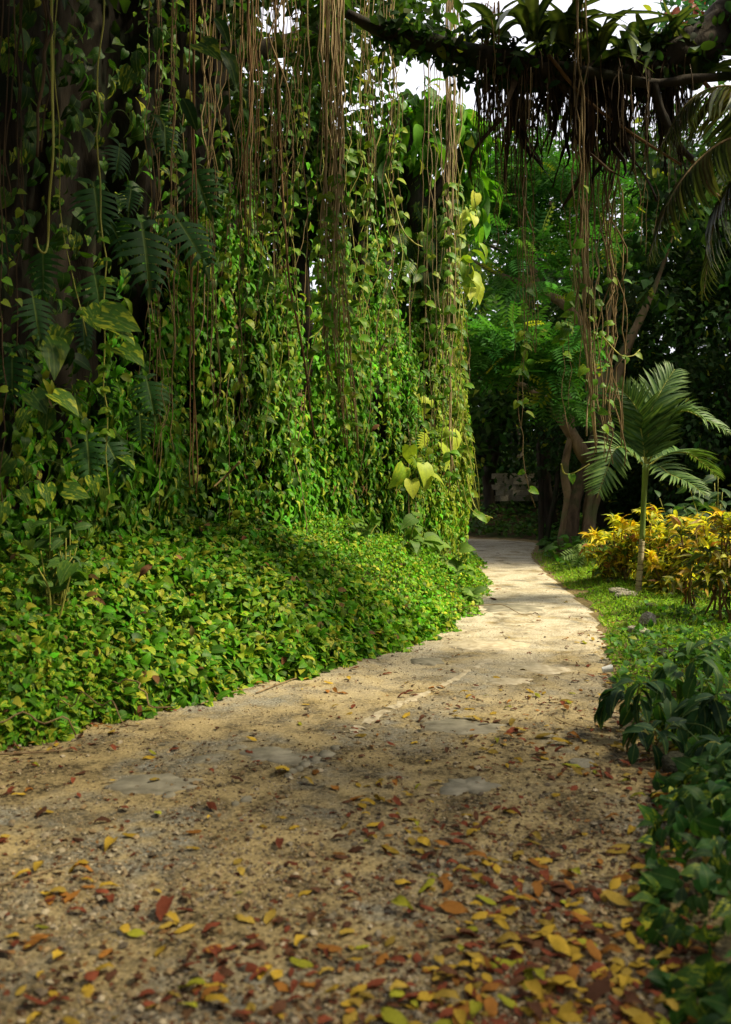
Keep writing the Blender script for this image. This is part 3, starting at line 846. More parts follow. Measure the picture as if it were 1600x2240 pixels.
big_leaf_plant('large_pothos', 'climber with broad dim leaves hanging high in the upper left', [(x_, y_, l_, g_, 7.8) for x_, y_, l_, g_ in [(300, 110, 70, 10), (290, 150, 60, -8), (345, 60, 60, 12), (400, 215, 75, 42), (435, 95, 70, 35), (150, 230, 60, 20), (200, 245, 50, 30), (180, 280, 60, 45), (255, 240, 50, -20), (470, 40, 60, 20), (95, 140, 60, 8), (60, 190, 60, 0), (330, 250, 60, 60), (480, 110, 80, 40)]], [HEART, HEART2, DROOP], M_IVYO, PD)
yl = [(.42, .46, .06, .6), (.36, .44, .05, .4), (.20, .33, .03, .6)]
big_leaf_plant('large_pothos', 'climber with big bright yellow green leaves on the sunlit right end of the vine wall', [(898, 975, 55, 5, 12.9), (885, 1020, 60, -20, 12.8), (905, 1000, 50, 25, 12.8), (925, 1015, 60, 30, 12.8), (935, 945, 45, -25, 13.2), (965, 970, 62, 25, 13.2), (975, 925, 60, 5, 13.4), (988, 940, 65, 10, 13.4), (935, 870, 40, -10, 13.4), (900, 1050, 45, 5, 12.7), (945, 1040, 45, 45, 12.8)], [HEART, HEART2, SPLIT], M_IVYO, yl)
n_d = 300
dk = thing('shade_climber', 'mass of dim broad leaves filling the shadows of the upper left', 'vines', (-3, 8.5, 4))  # its leaf colours are darkened to carry the shade
ax_ = rng.uniform(4.0, a_545, n_d)
pw, nw = wall_at(ax_); zz = rng.uniform(1.6, 7.6, n_d)
pp = np.column_stack([pw + nw * (bulge(ax_, zz) + rng.uniform(-.25, .25, n_d))[:, None], zz])
R = frames(np.array([0, 0, -1.0]) + rng.normal(size=(n_d, 3)) * .45, np.column_stack([nw, np.full(n_d, .45)]) + rng.normal(size=(n_d, 3)) * .35)
k = np.where(frustum(pp, 120, 100))[0]
emit_leaves(dk, 'leaf', [HEART, HEART2, DROOP], k, pp, R, rng.uniform(.10, .26, n_d), M_IVYO, [(.03, .08, .012, .2), (.022, .06, .01, 0), (.045, .11, .014, .5), (.06, .13, .016, .2)])

m_ = 2600
ax_ = rng.uniform(4.0, a_545, m_); pw, nw = wall_at(ax_); zz = rng.uniform(1.4, 7.6, m_)
pp = np.column_stack([pw + nw * (bulge(ax_, zz) + rng.uniform(-.4, .12, m_))[:, None], zz])
kk = (fbm(ax_ * 1.3, zz * .8, seed=161) > .46) & frustum(pp, 150, 100); pp, nw = pp[kk], nw[kk]; m_ = len(pp)
Rm = frames(np.array([0, 0, -1.0]) + rng.normal(size=(m_, 3)) * .5, np.column_stack([nw, np.full(m_, .45)]) + rng.normal(size=(m_, 3)) * .4)
part('foliage', cloud_mesh('shade_foliage', HEART2, pp - np.array(dk.location), Rm, rng.uniform(.07, .19, m_), greens(m_, (.03, .08, .01), .5, .02, .15), M_IVY), dk, Matrix.Translation(dk.location), 'stuff')
# ------------------------------------------------------------------ hanging roots and leafy strings
LEAFSTR = leaf_variants('leaf', [HEART, HEART2], [(.08, .20, .015, .3), (.13, .26, .02, .4), (.055, .15, .012, .2), (.24, .32, .03, .2), (.10, .24, .018, 0)], M_IVYO)
def strand(x0, y0, x1, y1, d, wav, seed, end=None, n=26):
    """pixel ends at depth d -> wavy world path"""
    t = np.linspace(0, 1, n)
    q = P(x0, y0, d)[None] * (1 - t[:, None]) + P(x1, y1, d)[None] * t[:, None]
    L = abs(y1 - y0) / F * d
    amp = wav * d / F
    q[:, 0] += amp * ((vnoise(t * L * 1.6, seed * 1.7, seed=seed) - .5) * 2 + .5 * (vnoise(t * L * 5, seed * .7, seed=seed + 1) - .5) * 2) * np.minimum(1, t * 4)
    q[:, 1] += amp * 1.5 * (vnoise(t * L * 1.3, seed * .31, seed=seed + 2) - .5) * 2
    if end is not None:
        w = np.clip((t - .72) / .28, 0, 1)[:, None] ** 1.6
        q = q + w * (P(*end) - q[-1])[None]
    return q
SEED = [100]
def roots(label, x, y0, y1, d, n, spread, r, mat, wav=7, leaves=0, leafpx=(14, 24), ytail=120, end=None, name='hanging_roots', cat='aerial roots', conv=1.0, lseg=(0.5, 1.0)):
    rt = thing(name, label, cat, P(x, y0, d))
    n = n if n < 3 else int(n * 1.2); r *= .85; wav *= 1.5; leaves = int(leaves * 1.35)
    for k in range(n):
        SEED[0] += 1
        off = rng.normal() * spread
        yy = y1 - abs(rng.normal()) * ytail * (k > 0)
        dd = d + rng.normal() * .10
        q = strand(x + off * conv, y0, x + off + rng.normal() * 3, yy, dd, wav, SEED[0], end if (end and k % 2 == 0) else None)
        rr = r * rng.uniform(.6, 1.25)
        m = mat if (mat is M_DEAD or rng.random() < .75) else M_ROOT
        part('root', tube_mesh('root', q, np.linspace(rr, rr * .7, len(q)), m, 6, .25, SEED[0]), rt)
        if leaves and k < max(2, n // 3):
            for j in range(leaves):
                t = rng.uniform(*lseg); i = int(t * (len(q) - 1))
                ps = q[i] + np.array([rng.normal() * .015, -.012, 0])
                sd = 1 if j % 2 else -1
                R1 = frames(nrm(np.array([[sd * .8, -.2, -.6]]) + rng.normal(size=(1, 3)) * .25), nrm(np.array([[.2, -.8, .5]]) + rng.normal(size=(1, 3)) * .25))[0]
                part('leaf', random.choice(LEAFSTR), rt, mat4(R1, rng.uniform(*leafpx) * dd / F, ps))
    return rt
R_ = roots
R_('dense pale bundle of hanging roots left of the middle, the thickest of the curtain', 722, -60, 880, 9.3, 15, 15, .0085, M_ROOTP, 7, 12, end=(760, 985, 10.2), conv=1.0)
R_('second pale bundle of hanging roots just right of the thickest bundle', 748, -60, 820, 9.4, 8, 10, .0085, M_ROOTP, 8, 14, end=(785, 1000, 10.3))
R_('brown bundle of hanging roots ending above the gap of sky in the curtain', 546, -60, 560, 9.2, 9, 9, .009, M_ROOTR, 5, 0, ytail=60)
R_('thin brown bundle of roots dangling beside the gap of sky', 588, -60, 700, 9.4, 8, 12, .006, M_ROOT, 7, 8, ytail=160)
R_('loose group of wiry roots crossing the sky gap', 622, -60, 760, 9.2, 5, 14, .006, M_ROOT, 10, 6, ytail=200)
R_('single wiry root with a long bend hanging past the small sky holes', 612, -60, 520, 9.0, 1, 1, .009, M_ROOTP, 16)
R_('pair of thin roots hanging from the crown beside the small sky holes', 493, -40, 640, 9.0, 2, 6, .007, M_ROOT, 12, 10, lseg=(.5, 1))
R_('kinked light brown root hanging in front of the dark leaves', 450, -60, 830, 8.6, 1, 2, .011, M_ROOTP, 18, 0)
R_('group of thin brown roots beside the kinked root', 468, -40, 900, 8.7, 5, 14, .006, M_ROOT, 10, 5)
R_('pair of straight reddish roots reaching down to the creeper bank', 421, -40, 1080, 8.4, 3, 5, .008, M_ROOTR, 4, 0, ytail=20)
R_('group of thin roots standing close in the dark left of the reddish pair', 378, -60, 800, 8.3, 4, 8, .007, M_ROOT, 7, 14, lseg=(.1, .6))
R_('long leafy string with pale small leaves hanging near the left', 226, -40, 1130, 7.2, 1, 1, .010, M_STEMG, 14, 40, (12, 22))
R_('thin leafy string swinging right at its end beside the cut leaves', 132, -60, 620, 7.1, 1, 1, .007, M_STEMG, 8, 22, (10, 18), end=(190, 735, 7.0))
R_('thick dim roots at the extreme upper left corner', 18, -60, 640, 6.8, 2, 14, .008, M_DEAD, 8)
R_('smooth drooping dark root beside the corner roots', 96, -60, 350, 6.6, 2, 6, .018, M_DEAD, 14)
R_('brown roots falling to the bank at the left edge', 40, -60, 1140, 6.8, 2, 12, .007, M_DEAD, 10, 10)
R_('slender roots in the dark right of the left edge roots', 62, -60, 480, 6.9, 2, 10, .007, M_DEAD, 8)
R_('bundle of slim roots hanging in the shade above the creeper bank', 350, -40, 1120, 8.2, 5, 20, .006, M_ROOT, 10, 8)
R_('loose brown roots dropping onto the leafy slope at centre left', 520, -40, 1010, 9.4, 5, 22, .006, M_ROOT, 12, 10)
R_('leafy strings falling over the middle of the vine wall', 640, -40, 1010, 10.2, 5, 30, .006, M_STEMG, 12, 26, (12, 20), lseg=(.5, 1))
R_('heavy leafy strings right of the thickest root bundle', 775, -40, 930, 10.2, 6, 22, .006, M_STEMG, 14, 34, (16, 28), lseg=(.4, 1))
R_('leafy strings hanging over the dark trunk in the middle of the wall', 850, -60, 900, 11.5, 5, 24, .007, M_STEMG, 14, 30, (14, 24), lseg=(.4, 1))
R_('sheaf of pale roots at the right end of the vine wall', 985, -60, 1080, 11.8, 8, 8, .010, M_ROOTP, 6, 22, (14, 22), ytail=200)
R_('leafy fringe of strings on the right end of the vine wall over the road', 1000, -40, 1120, 12.2, 6, 12, .008, M_STEMG, 10, 34, (14, 24), lseg=(.4, 1), end=(1050, 1125, 12.0))
R_('thin roots hanging among the bright leaves right of centre', 950, 60, 1020, 12.3, 6, 18, .007, M_ROOTP, 6, 14)
R_('short reddish roots under the mossy end of the overhead branch', 1072, 10, 300, 9.0, 14, 14, .007, M_ROOTR, 8, 0, ytail=90)
R_('long thin roots dangling from the overhead branch over the trees', 1075, 110, 540, 9.0, 5, 18, .006, M_ROOT, 12, 0)
R_('slim bundle of roots hanging free above the far road', 1152, 150, 790, 9.0, 7, 9, .006, M_ROOT, 9, 0, ytail=60)
R_('thin pale root bending down with a few leaves at its tip above the far road', 1150, 200, 1090, 9.0, 2, 6, .008, M_ROOTP, 10, 9, (16, 26), end=(1172, 1110, 9.0), lseg=(.6, 1))
R_('stout pale rope of roots hanging right of the far road from branch to ground', 1272, -40, 760, 8.8, 9, 9, .010, M_ROOTP, 9, 4, (18, 30), end=(1305, 990, 9.2), ytail=60)
R_('rope of roots hanging in front of the big trunk', 1296, 150, 1000, 9.2, 6, 10, .010, M_ROOTP, 8, 6, (14, 24))
R_('twisted dark rope of stems right of the pale rope', 1338, 170, 1020, 9.4, 8, 8, .010, M_ROOT, 14, 4, (14, 22), ytail=50)
R_('green tendrils curling beside the twisted rope', 1360, 190, 610, 9.3, 4, 10, .006, M_STEMG, 18, 0)
R_('fine roots dangling below the dead fronds', 1392, 170, 560, 9.2, 6, 14, .006, M_ROOT, 12, 0)
R_('thin yellow green vine with leaf pairs beside the big trunk', 1240, 170, 960, 9.3, 2, 5, .006, M_ROOT, 12, 8, (18, 30), lseg=(.68, .78))
R_('wiry roots along the upper left trunk of the curtain', 660, -60, 420, 9.6, 6, 18, .006, M_ROOT, 8, 3)
R_('roots spilling beside the reaching branch at top', 835, -60, 520, 9.4, 6, 16, .007, M_ROOTP, 9, 6, (12, 20))
R_('thin roots before the open sky near the top', 800, -60, 620, 9.6, 4, 14, .006, M_ROOT, 10, 8, (12, 22))
# loops
def vine_loop(label, pix, d, r, mat, tipleaf=0):
    rt = thing('vine_tendril', label, 'vine', P(*pix[0], d))
    q = spline(np.array([P(x, y, d + .06 * math.sin(i * 2)) for i, (x, y) in enumerate(pix)]), len(pix) * 7)
    part('stem', tube_mesh('stem', q, np.linspace(r, r * .7, len(q)), mat, 6, .2, 5), rt)
    for j in range(tipleaf):
        i = rng.integers(len(q) // 2, len(q))
        R1 = frames(nrm(np.array([[rng.normal() * .6, -.2, -.6]])), nrm(np.array([[.2, -.8, .5]]) + rng.normal(size=(1, 3)) * .2))[0]
        part('leaf', random.choice(LEAFSTR), rt, mat4(R1, rng.uniform(16, 26) * d / F, q[i]))
vine_loop('yellow stem hooking upward at its end in the dark left', [(113, -60), (115, 210), (117, 330), (108, 440), (106, 520), (100, 552), (86, 545), (80, 520)], 6.9, .011, M_STEMG)
vine_loop('yellow green tendril sweeping right in front of the twisted rope', [(1318, 735), (1335, 755), (1360, 778), (1385, 778), (1400, 765)], 9.1, .008, M_STEMG, 3)
vine_loop('green tendril curling left of the big trunk base', [(1228, 1015), (1235, 1035), (1255, 1035), (1290, 1015)], 9.3, .008, M_STEMG, 1)
vine_loop('trailing tendril curving out over the road from the vine wall end', [(1020, 1040), (1032, 1090), (1048, 1120), (1078, 1133)], 11.8, .008, M_STEMG, 2)
vine_loop('lower trailing tendril under the one that curves over the road', [(1012, 1060), (1022, 1100), (1040, 1122), (1062, 1134)], 11.6, .006, M_STEMG, 2)
vine_loop('yellow vine sweeping across the dark trunk near the top of the wall', [(842, 380), (862, 440), (880, 500), (905, 530), (925, 540)], 10.8, .010, M_STEMG)
vine_loop('leaning brown stem slanting down through the curtain', [(600, -60), (612, 300), (632, 600), (650, 700), (668, 800), (680, 900), (690, 960)], 9.6, .014, M_ROOTR)
vine_loop('slanting bare stem in the undergrowth left of centre', [(525, 1010), (495, 1040), (468, 1065)], 8.6, .012, M_ROOT)
vine_loop('pale vine snaking through the foliage right of the thick bundle', [(725, 655), (715, 700), (690, 740), (680, 790)], 9.8, .009, M_STEMG, 4)

# ------------------------------------------------------------------ shrubs on the bank
def leafy_shrub(name, label, px, py, d, n, leafpx, hpx, wpx, T_list, mat, palette, up=.5, stems=5, cat='shrub', stem_mat=M_STEMG, base_drop=60):
    c = P(px, py, d)
    b = np.array([c[0], c[1], float(H(c[0], c[1])) - .02])
    rt = thing(name, label, cat, b)
    vs_ = leaf_variants('leaf', T_list, palette, mat)
    tips = []
    for k in range(stems):
        e = c + np.array([rng.normal() * wpx * .45, rng.normal() * wpx * .4, rng.uniform(-.5, .6) * hpx]) * d / F
        e[2] = max(e[2], b[2] + .08)
        q = spline([b + rng.normal(size=3) * [.04, .04, 0], (b + e) / 2 + rng.normal(size=3) * .03 + [0, 0, .05], e], 10)
        part('stem', tube_mesh('stem', q, np.linspace(.012, .004, 10), stem_mat, 5), rt)
        tips.append(q)
    for j in range(n):
        q = tips[j % stems]; i = rng.integers(4, 10)
        o_ = nrm(rng.normal(size=3) * [1, .8, .4])
        ps = q[i] + o_ * .03
        R1 = frames(nrm(o_ + np.array([0, -.2, up * .3 - .25]))[None], nrm(np.array([.2, -.45, .9]) + rng.normal(size=3) * .3)[None])[0]
        part('leaf', random.choice(vs_), rt, mat4(R1, rng.uniform(*leafpx) * d / F, ps))
    return rt
GB = [(.11, .21, .035, .2), (.09, .18, .03, 0), (.15, .26, .04, .1)]
leafy_shrub('broadleaf_weed', 'broad pale leaved weed standing on the bank near the vine wall end', 880, 1165, 12.2, 34, (24, 46), 60, 90, [HEART, HEART2], M_TREEO, GB, stems=6)
leafy_shrub('broadleaf_weed', 'broad leaved weed on the bank corner beside the bend of the road', 985, 1215, 12.8, 30, (20, 38), 50, 70, [HEART, HEART2], M_TREEO, GB, stems=6)
leafy_shrub('broadleaf_weed', 'broad leaved weed with a few upright leaves at the middle top of the bank', 790, 1150, 11.4, 18, (22, 38), 45, 60, [HEART, HEART2], M_TREEO, GB, stems=5)
leafy_shrub('leafy_weed', 'pale green bushy weed at the left of the bank top', 140, 1175, 7.0, 60, (24, 42), 70, 70, [OVAL], M_TREEO, [(.07, .16, .03), (.06, .13, .03)], stems=9)
leafy_shrub('broadleaf_weed', 'large soft leaves sprouting on the bank left of the pale weed', 110, 1225, 6.8, 10, (40, 60), 40, 60, [HEART], M_TREEO, [(.06, .14, .02, .5)], stems=4)
leafy_shrub('leafy_weed', 'low bright weed at the foot of the bank beside the bright road', 1010, 1300, 12.6, 40, (18, 34), 40, 50, [OVAL, HEART], M_TREEO, GB, stems=8)

# dead leaves caught on the bank
for k, (px, py, d, L, lab) in enumerate([(335, 1235, 6.9, 75, 'curled brown dead leaf lying high on the bank creeper'), (322, 1340, 6.3, 38, 'shrivelled brown leaf on the front of the creeper bank'), (205, 1310, 6.4, 50, 'long pale brown dead leaf on the left creeper bank'), (20, 1552, 5.7, 30, 'orange dead leaf low at the left edge of the bank'), (830, 930, 11.0, 40, 'drooping brown dead frond in the middle of the vine wall'), (648, 1180, 10.2, 30, 'small orange dead leaf standing above the bank')]):
    v, f, uv = leaf([0, .2, .4, .6, .8, 1], [.03, .2, .26, .24, .14, 0], None, .5, .3, .2, .5)
    v = v + rng.normal(size=v.shape) * [.03, .02, .07]
    me = mesh_of('dead_leaf', v, f, M_FALL, uv, np.repeat([[.10, .05, .024, 0]], len(v), 0))
    R1 = frames(nrm(np.array([[rng.normal(), -.3, -.3]])), np.array([[.2, -.6, .7]]))[0]
    single('dead_leaf', me, lab, 'leaf', mat4(R1, np.array([.75, 1, 1]) * L * d / F * .62, P(px, py, d)))

# ================================================================== TREES
def crown_tree(name, label, trunk, limbs, clusters, per, size, base, T, bark, flat=.6, yellow=.03, reject=None, mat=None, group=None, down=.35, jitter=.55):
    t = thing(name, label, 'tree', trunk[0][0])
    tp = spline([q for q, r in trunk], 26); tr = np.interp(np.linspace(0, 1, 26), np.linspace(0, 1, len(trunk)), [r for q, r in trunk])
    part('trunk', tube_mesh('trunk', tp, tr, bark, 10, .22, len(label)), t)
    for lm in limbs:
        q = spline([a for a, r in lm], 20); rr = np.interp(np.linspace(0, 1, 20), np.linspace(0, 1, len(lm)), [r for a, r in lm])
        part('limb', tube_mesh('limb', q, rr, M_BARKL if bark is M_BARKM else bark, 8, .25, len(lm) + 5), t)
    ps, R, s_, c = blob_leaves(clusters, per, size, base, T, flat, jitter, yellow, reject, down)
    part('crown', cloud_mesh('crown', T, ps - np.array(t.location), R, s_, c, mat or M_TREE), t, Matrix.Translation(t.location))
    return t, (ps, R, s_, c)
# flame tree with flat feathery sprays
ft_d = 21.0
def Q(px, py, d=ft_d): return P(px, py, d)
cl = []
for (px, py, rx, ry, m, d) in [(1110, 385, 90, 40, 16, 20), (1190, 380, 90, 45, 16, 21), (1060, 440, 60, 60, 8, 20), (1180, 470, 90, 50, 12, 21), (1080, 735, 75, 40, 14, 18), (1150, 780, 80, 50, 14, 18), (1215, 790, 50, 40, 8, 18), (1235, 880, 40, 30, 5, 19), (1200, 560, 80, 50, 10, 20), (1290, 430, 90, 60, 9, 22), (1380, 480, 80, 70, 7, 23), (1130, 620, 90, 40, 8, 22), (1050, 760, 30, 30, 5, 17.5)]:
    for j in range(m):
        cl.append((P(px + rng.normal() * rx * .6, py + rng.normal() * ry * .6, d + rng.normal() * .9), rng.uniform(.35, .75)))
def ft_rej(p):
    px, py = proj(p); return ((px < 1045) & (py < 600) & (py > 100)) & (rng.random(len(p)) < .5)
crown_tree('flame_tree', 'spreading tree with feathery bright leaf sprays and forked brown trunk right of the far road',
           [(np.array([4.6, 20.8, -.1]), .20), (Q(1258, 1090), .16), (Q(1285, 1020), .14), (Q(1312, 930), .18), (Q(1322, 850), .14)],
           [[(Q(1290, 1010), .17), (Q(1250, 950), .14), (Q(1215, 900), .12), (Q(1185, 868), .09), (Q(1140, 840), .06), (Q(1080, 800), .015)],
            [(Q(1318, 880), .15), (Q(1308, 800), .14), (Q(1270, 715), .12), (Q(1235, 665), .11), (Q(1170, 630), .09), (Q(1080, 595), .05), (Q(1020, 560), .015)],
            [(Q(1318, 960), .15), (Q(1338, 880), .13), (Q(1360, 790), .12), (Q(1400, 700), .09), (Q(1432, 630), .06), (Q(1470, 520), .03), (Q(1490, 430), .012)],
            [(np.array([4.95, 20.6, -.1]), .13), (Q(1285, 1120), .11), (Q(1300, 1050), .11), (Q(1332, 960), .10), (Q(1338, 860), .08), (Q(1318, 760), .05)],
            [(np.array([5.1, 20.5, -.1]), .11), (Q(1296, 1130), .09), (Q(1318, 1040), .08), (Q(1296, 940), .07), (Q(1285, 850), .05)],
            [(np.array([4.45, 20.9, -.1]), .14), (Q(1242, 1110), .11), (Q(1236, 1020), .09), (Q(1252, 930), .08), (Q(1240, 840), .04)],
            [(Q(1180, 632), .06), (Q(1165, 560), .05), (Q(1195, 500), .04), (Q(1205, 440), .03)],
            [(Q(1298, 1010), .15), (Q(1318, 1010), .13), (Q(1330, 930), .11), (Q(1325, 830), .1), (Q(1330, 720), .06), (Q(1340, 600), .03), (Q(1330, 480), .012)]],
           cl, 62, .55, (.05, .15, .025), FEATHER, M_BARKM, .13, .05, ft_rej, jitter=.16, down=.05)
# broad drooping leaves against the sky
ut, dat = crown_tree('umbrella_tree', 'tree with large drooping glossy leaves against the white sky at centre top', [(P(940, 1100, 15.5) * [1, 1, 0] + [0, 0, .3], .30), (P(935, 800, 15.0), .26), (P(925, 560, 14.6), .22), (P(900, 380, 14.4), .12), (P(890, 260, 14.4), .06)],
                [[(P(920, 470, 14.5), .10), (P(980, 380, 14.3), .07), (P(1020, 300, 14.2), .04)], [(P(910, 430, 14.5), .08), (P(860, 330, 14.5), .05), (P(840, 260, 14.5), .03)]],
                [(P(x_, y_, 14.6 + rng.normal() * .4), r_) for x_, y_, r_ in [(860, 250, .38), (920, 235, .42), (980, 260, .42), (1030, 300, .36), (850, 320, .36), (900, 320, .45), (960, 330, .45), (1010, 370, .36), (880, 390, .4), (940, 410, .4), (1000, 440, .32), (1020, 480, .3), (850, 420, .3), (820, 300, .3), (1045, 400, .25)]],
                300, .33, (.09, .24, .014), DROOP, M_BARK, .9, .05, down=1.0, jitter=.4)
ps, R, s_, c = dat
emit_leaves(ut, 'leaf', [DROOP], rng.choice(len(ps), 160, replace=False), ps + np.array([.02, -.12, -.03]), R, s_ * 1.25, M_TREEO, [(.06, .17, .015, 0), (.09, .22, .02, 0), (.045, .12, .015, 0)])
# climbers on its trunk
n_e = 150
ty = rng.uniform(430, 690, n_e); tx = 935 + rng.normal(size=n_e) * 42 + (ty > 540) * 15
pp = np.array([P(a_, b_, 14.2 + rng.normal() * .25) for a_, b_ in zip(tx, ty)])
R = frames(np.array([0, 0, -1.0]) + rng.normal(size=(n_e, 3)) * .5, np.array([.35, -.7, .45]) + rng.normal(size=(n_e, 3)) * .35)
dk2 = thing('trunk_climber', 'dark climber with cut and heart shaped leaves wrapped round the trunk under the drooping leaves', 'vines', P(935, 600, 14.2))
emit_leaves(dk2, 'leaf', [HEART, HEART2, SPLIT, OVAL], range(n_e), pp, R, rng.uniform(.18, .42, n_e), M_IVYO, [(.03, .075, .012, .2), (.05, .12, .015, .4), (.022, .055, .012, 0)])
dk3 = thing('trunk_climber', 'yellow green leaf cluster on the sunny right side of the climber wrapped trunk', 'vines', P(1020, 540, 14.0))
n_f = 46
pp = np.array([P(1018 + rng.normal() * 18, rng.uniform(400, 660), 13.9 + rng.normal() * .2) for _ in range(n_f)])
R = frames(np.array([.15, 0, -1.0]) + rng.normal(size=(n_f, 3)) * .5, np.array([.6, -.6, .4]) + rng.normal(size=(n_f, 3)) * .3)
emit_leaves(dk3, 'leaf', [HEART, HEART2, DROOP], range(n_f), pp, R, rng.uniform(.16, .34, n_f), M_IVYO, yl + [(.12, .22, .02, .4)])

# trees further back
def back_tree(label, px, d, ztop, w, leafc, per=42, size=.34, zlow=None, name='shade_tree', T=QUADL, lean=0, ncl=None, bark=M_BARK, group='background trees'):
    x = (px - 800) / F * d; b = np.array([x, d, float(H(x, d)) - .1])
    zlow = zlow if zlow is not None else ztop * .35
    cl = []
    for k in range(ncl or int(26 * w)):
        q = nrm(rng.normal(size=3)) * rng.random() ** .4
        cl.append((np.array([x + lean + q[0] * w, d + q[1] * w * .8, (ztop + zlow) / 2 + q[2] * (ztop - zlow) / 2]), rng.uniform(.5, 1.15)))
    mid = np.array([x + lean * .6, d, zlow + .2 * (ztop - zlow)])
    limbs = []
    for k in range(5):
        c_, r_ = cl[k * 3]
        limbs.append([(b * .3 + mid * .7, .13), ((mid + c_) / 2 + rng.normal(size=3) * .3, .09), (np.asarray(c_), .03)])
    return crown_tree(name, label, [(b, .28), ((b + mid) / 2 + rng.normal(size=3) * [.25, .1, 0], .22), (mid, .16), (mid + [0, 0, 1.5], .1)], limbs, cl, per, size, leafc, T, bark, .6)[0]
DG, MG, LG = (.022, .05, .012), (.04, .09, .015), (.07, .15, .02)
back_tree('dark tree standing beyond the far bend of the road', 1080, 33, 9.5, 4.0, DG, zlow=1.6)
for px_, d_, zt_, lb_ in ((1010, 37, 4.2, 'dark thicket closing the view behind the vine wall end'), (1090, 40, 4.6, 'dark thicket behind the block wall'), (1160, 39, 4.0, 'dark thicket right of the block wall'), (1230, 34, 4.4, 'dark thicket behind the forked trunk'), (1310, 32, 4.2, 'dark thicket left of the palm'), (1400, 29, 4.0, 'dark thicket behind the palm'), (1500, 26, 4.0, 'dark thicket behind the middle of the hedge'), (1600, 24, 4.0, 'dark thicket behind the right end of the hedge')):
    back_tree(lb_, px_, d_, zt_, 2.0, DG, per=120, size=.22, zlow=.1, name='thicket_bush')
back_tree('dark tree right of the far bend behind the thin twin stems', 1210, 30, 9.0, 3.6, DG, zlow=2.4)
back_tree('dark bushy tree behind the big forked trunk', 1330, 27, 9.5, 3.6, DG, zlow=1.6, per=90, size=.23)
back_tree('dark tree rising behind the young palm', 1470, 24, 8.0, 3.4, DG, zlow=1.2, per=110, size=.2)
back_tree('dark tree filling the right edge behind the yellow hedge', 1640, 21, 7.4, 3.6, DG, zlow=.8, per=110, size=.19)
back_tree('tall tree with sparse leaves against the sky at right', 1520, 27, 13.5, 3.6, MG, per=48, size=.25, zlow=7)
back_tree('tall tree at the right edge with sky between its leaves', 1660, 24, 12.5, 3.2, MG, per=60, size=.22, zlow=6)
back_tree('tall mid green tree above the far road', 1130, 36, 16, 4.2, MG, per=26, zlow=8.5)
back_tree('tall tree behind the feathery sprays', 1300, 31, 14.0, 4.0, MG, per=28, zlow=7)
back_tree('dark tree close behind the root curtain high above the gap', 640, 15.5, 9.0, 1.3, MG, per=110, zlow=6.2, size=.22)
back_tree('tree close behind the curtain between the root bundles', 790, 16.5, 8.6, .9, LG, per=60, zlow=5.0, size=.24)
back_tree('dark tree close behind the curtain at its left', 520, 15, 8.4, 1.0, MG, per=110, zlow=4.2, size=.22)
back_tree('tree seen through the gap in the root curtain', 640, 24, 8.2, 2.6, LG, per=40, zlow=2.0, size=.30)
back_tree('tree behind the curtain left of the gap', 470, 22, 11.5, 2.8, MG, per=30, zlow=3)
back_tree('tree behind the curtain above the thick root bundle', 780, 27, 11.0, 3.0, LG, per=30, zlow=3.0)
back_tree('low tree hidden behind the right end of the vine wall', 930, 27, 9.6, 2.8, MG, per=40, zlow=1.0)
# shade trees out of the frame round the camera, some added to block light
def shade_tree(label, x, y, zc, w, wz, n, base=DG, foot=None):
    cl = []
    for k in range(n):
        q = rng.uniform(-1, 1, 2)
        if np.hypot(*q) > 1: continue
        cl.append((np.array([x + q[0] * w, y + q[1] * w * .9, zc + rng.uniform(-1, 1) * wz]), rng.uniform(.6, 1.2)))
    fx_, fy_ = foot or (x, y)
    b = np.array([fx_, fy_, float(H(fx_, fy_)) - .1])
    limbs = [[(np.array([x, y, zc * .9 if foot else zc * .6]), .16), (np.asarray(cl[k][0]) * .5 + np.array([x, y, zc * .75]) * .5, .1), (np.asarray(cl[k][0]), .03)] for k in range(5)]
    crown_tree('shade_tree', label, [(b, .35), (np.array([fx_, fy_, zc * .4]), .28), (np.array([fx_ * .8 + x * .2, fy_ * .8 + y * .2, zc * .75]), .2), (np.array([x, y, zc]), .08)], limbs, cl, 70, .34, base, QUADL, M_BARK, .5, group='background trees')
shade_tree('large shade tree right of the viewer arching over the near road', 6.4, 0.8, 8.2, 5.5, 1.2, 125)
shade_tree('shade tree arching over the near road from the left', 0.6, 1.2, 8.8, 3.4, 1.0, 45, foot=(-4.2, -2.5))
shade_tree('dense tree out on the right side of the lawn', 15.0, 8.0, 4.4, 3.0, 3.2, 110)
shade_tree('dense tree at right beside the viewer', 11.5, 1.0, 4.6, 3.2, 3.4, 110)
shade_tree('dense tree on the right beyond the lawn', 15.5, 14.5, 4.4, 3.0, 3.0, 110)
shade_tree('shade tree overhanging the far bend from the right', 9.9, 22.0, 7.6, 4.8, 1.8, 150)
shade_tree('shade tree behind the viewer', 0.5, -7.5, 8.0, 5.5, 1.5, 110)
shade_tree('shade tree standing back on the right beyond the hedge', 14.5, 19.5, 5.5, 4.2, 2.0, 90)
shade_tree('shade tree at far left behind the fig tree', -10, 6, 6.5, 4.5, 3.0, 120)
shade_tree('shade tree well behind the viewer at right', 8, -11, 6.0, 5, 3.5, 130)
shade_tree('shade tree well behind the viewer at left', -6, -13, 6.0, 6, 3.5, 140)
shade_tree('shade tree left behind the viewer', -6.5, -3.5, 7.5, 4.5, 1.5, 90)
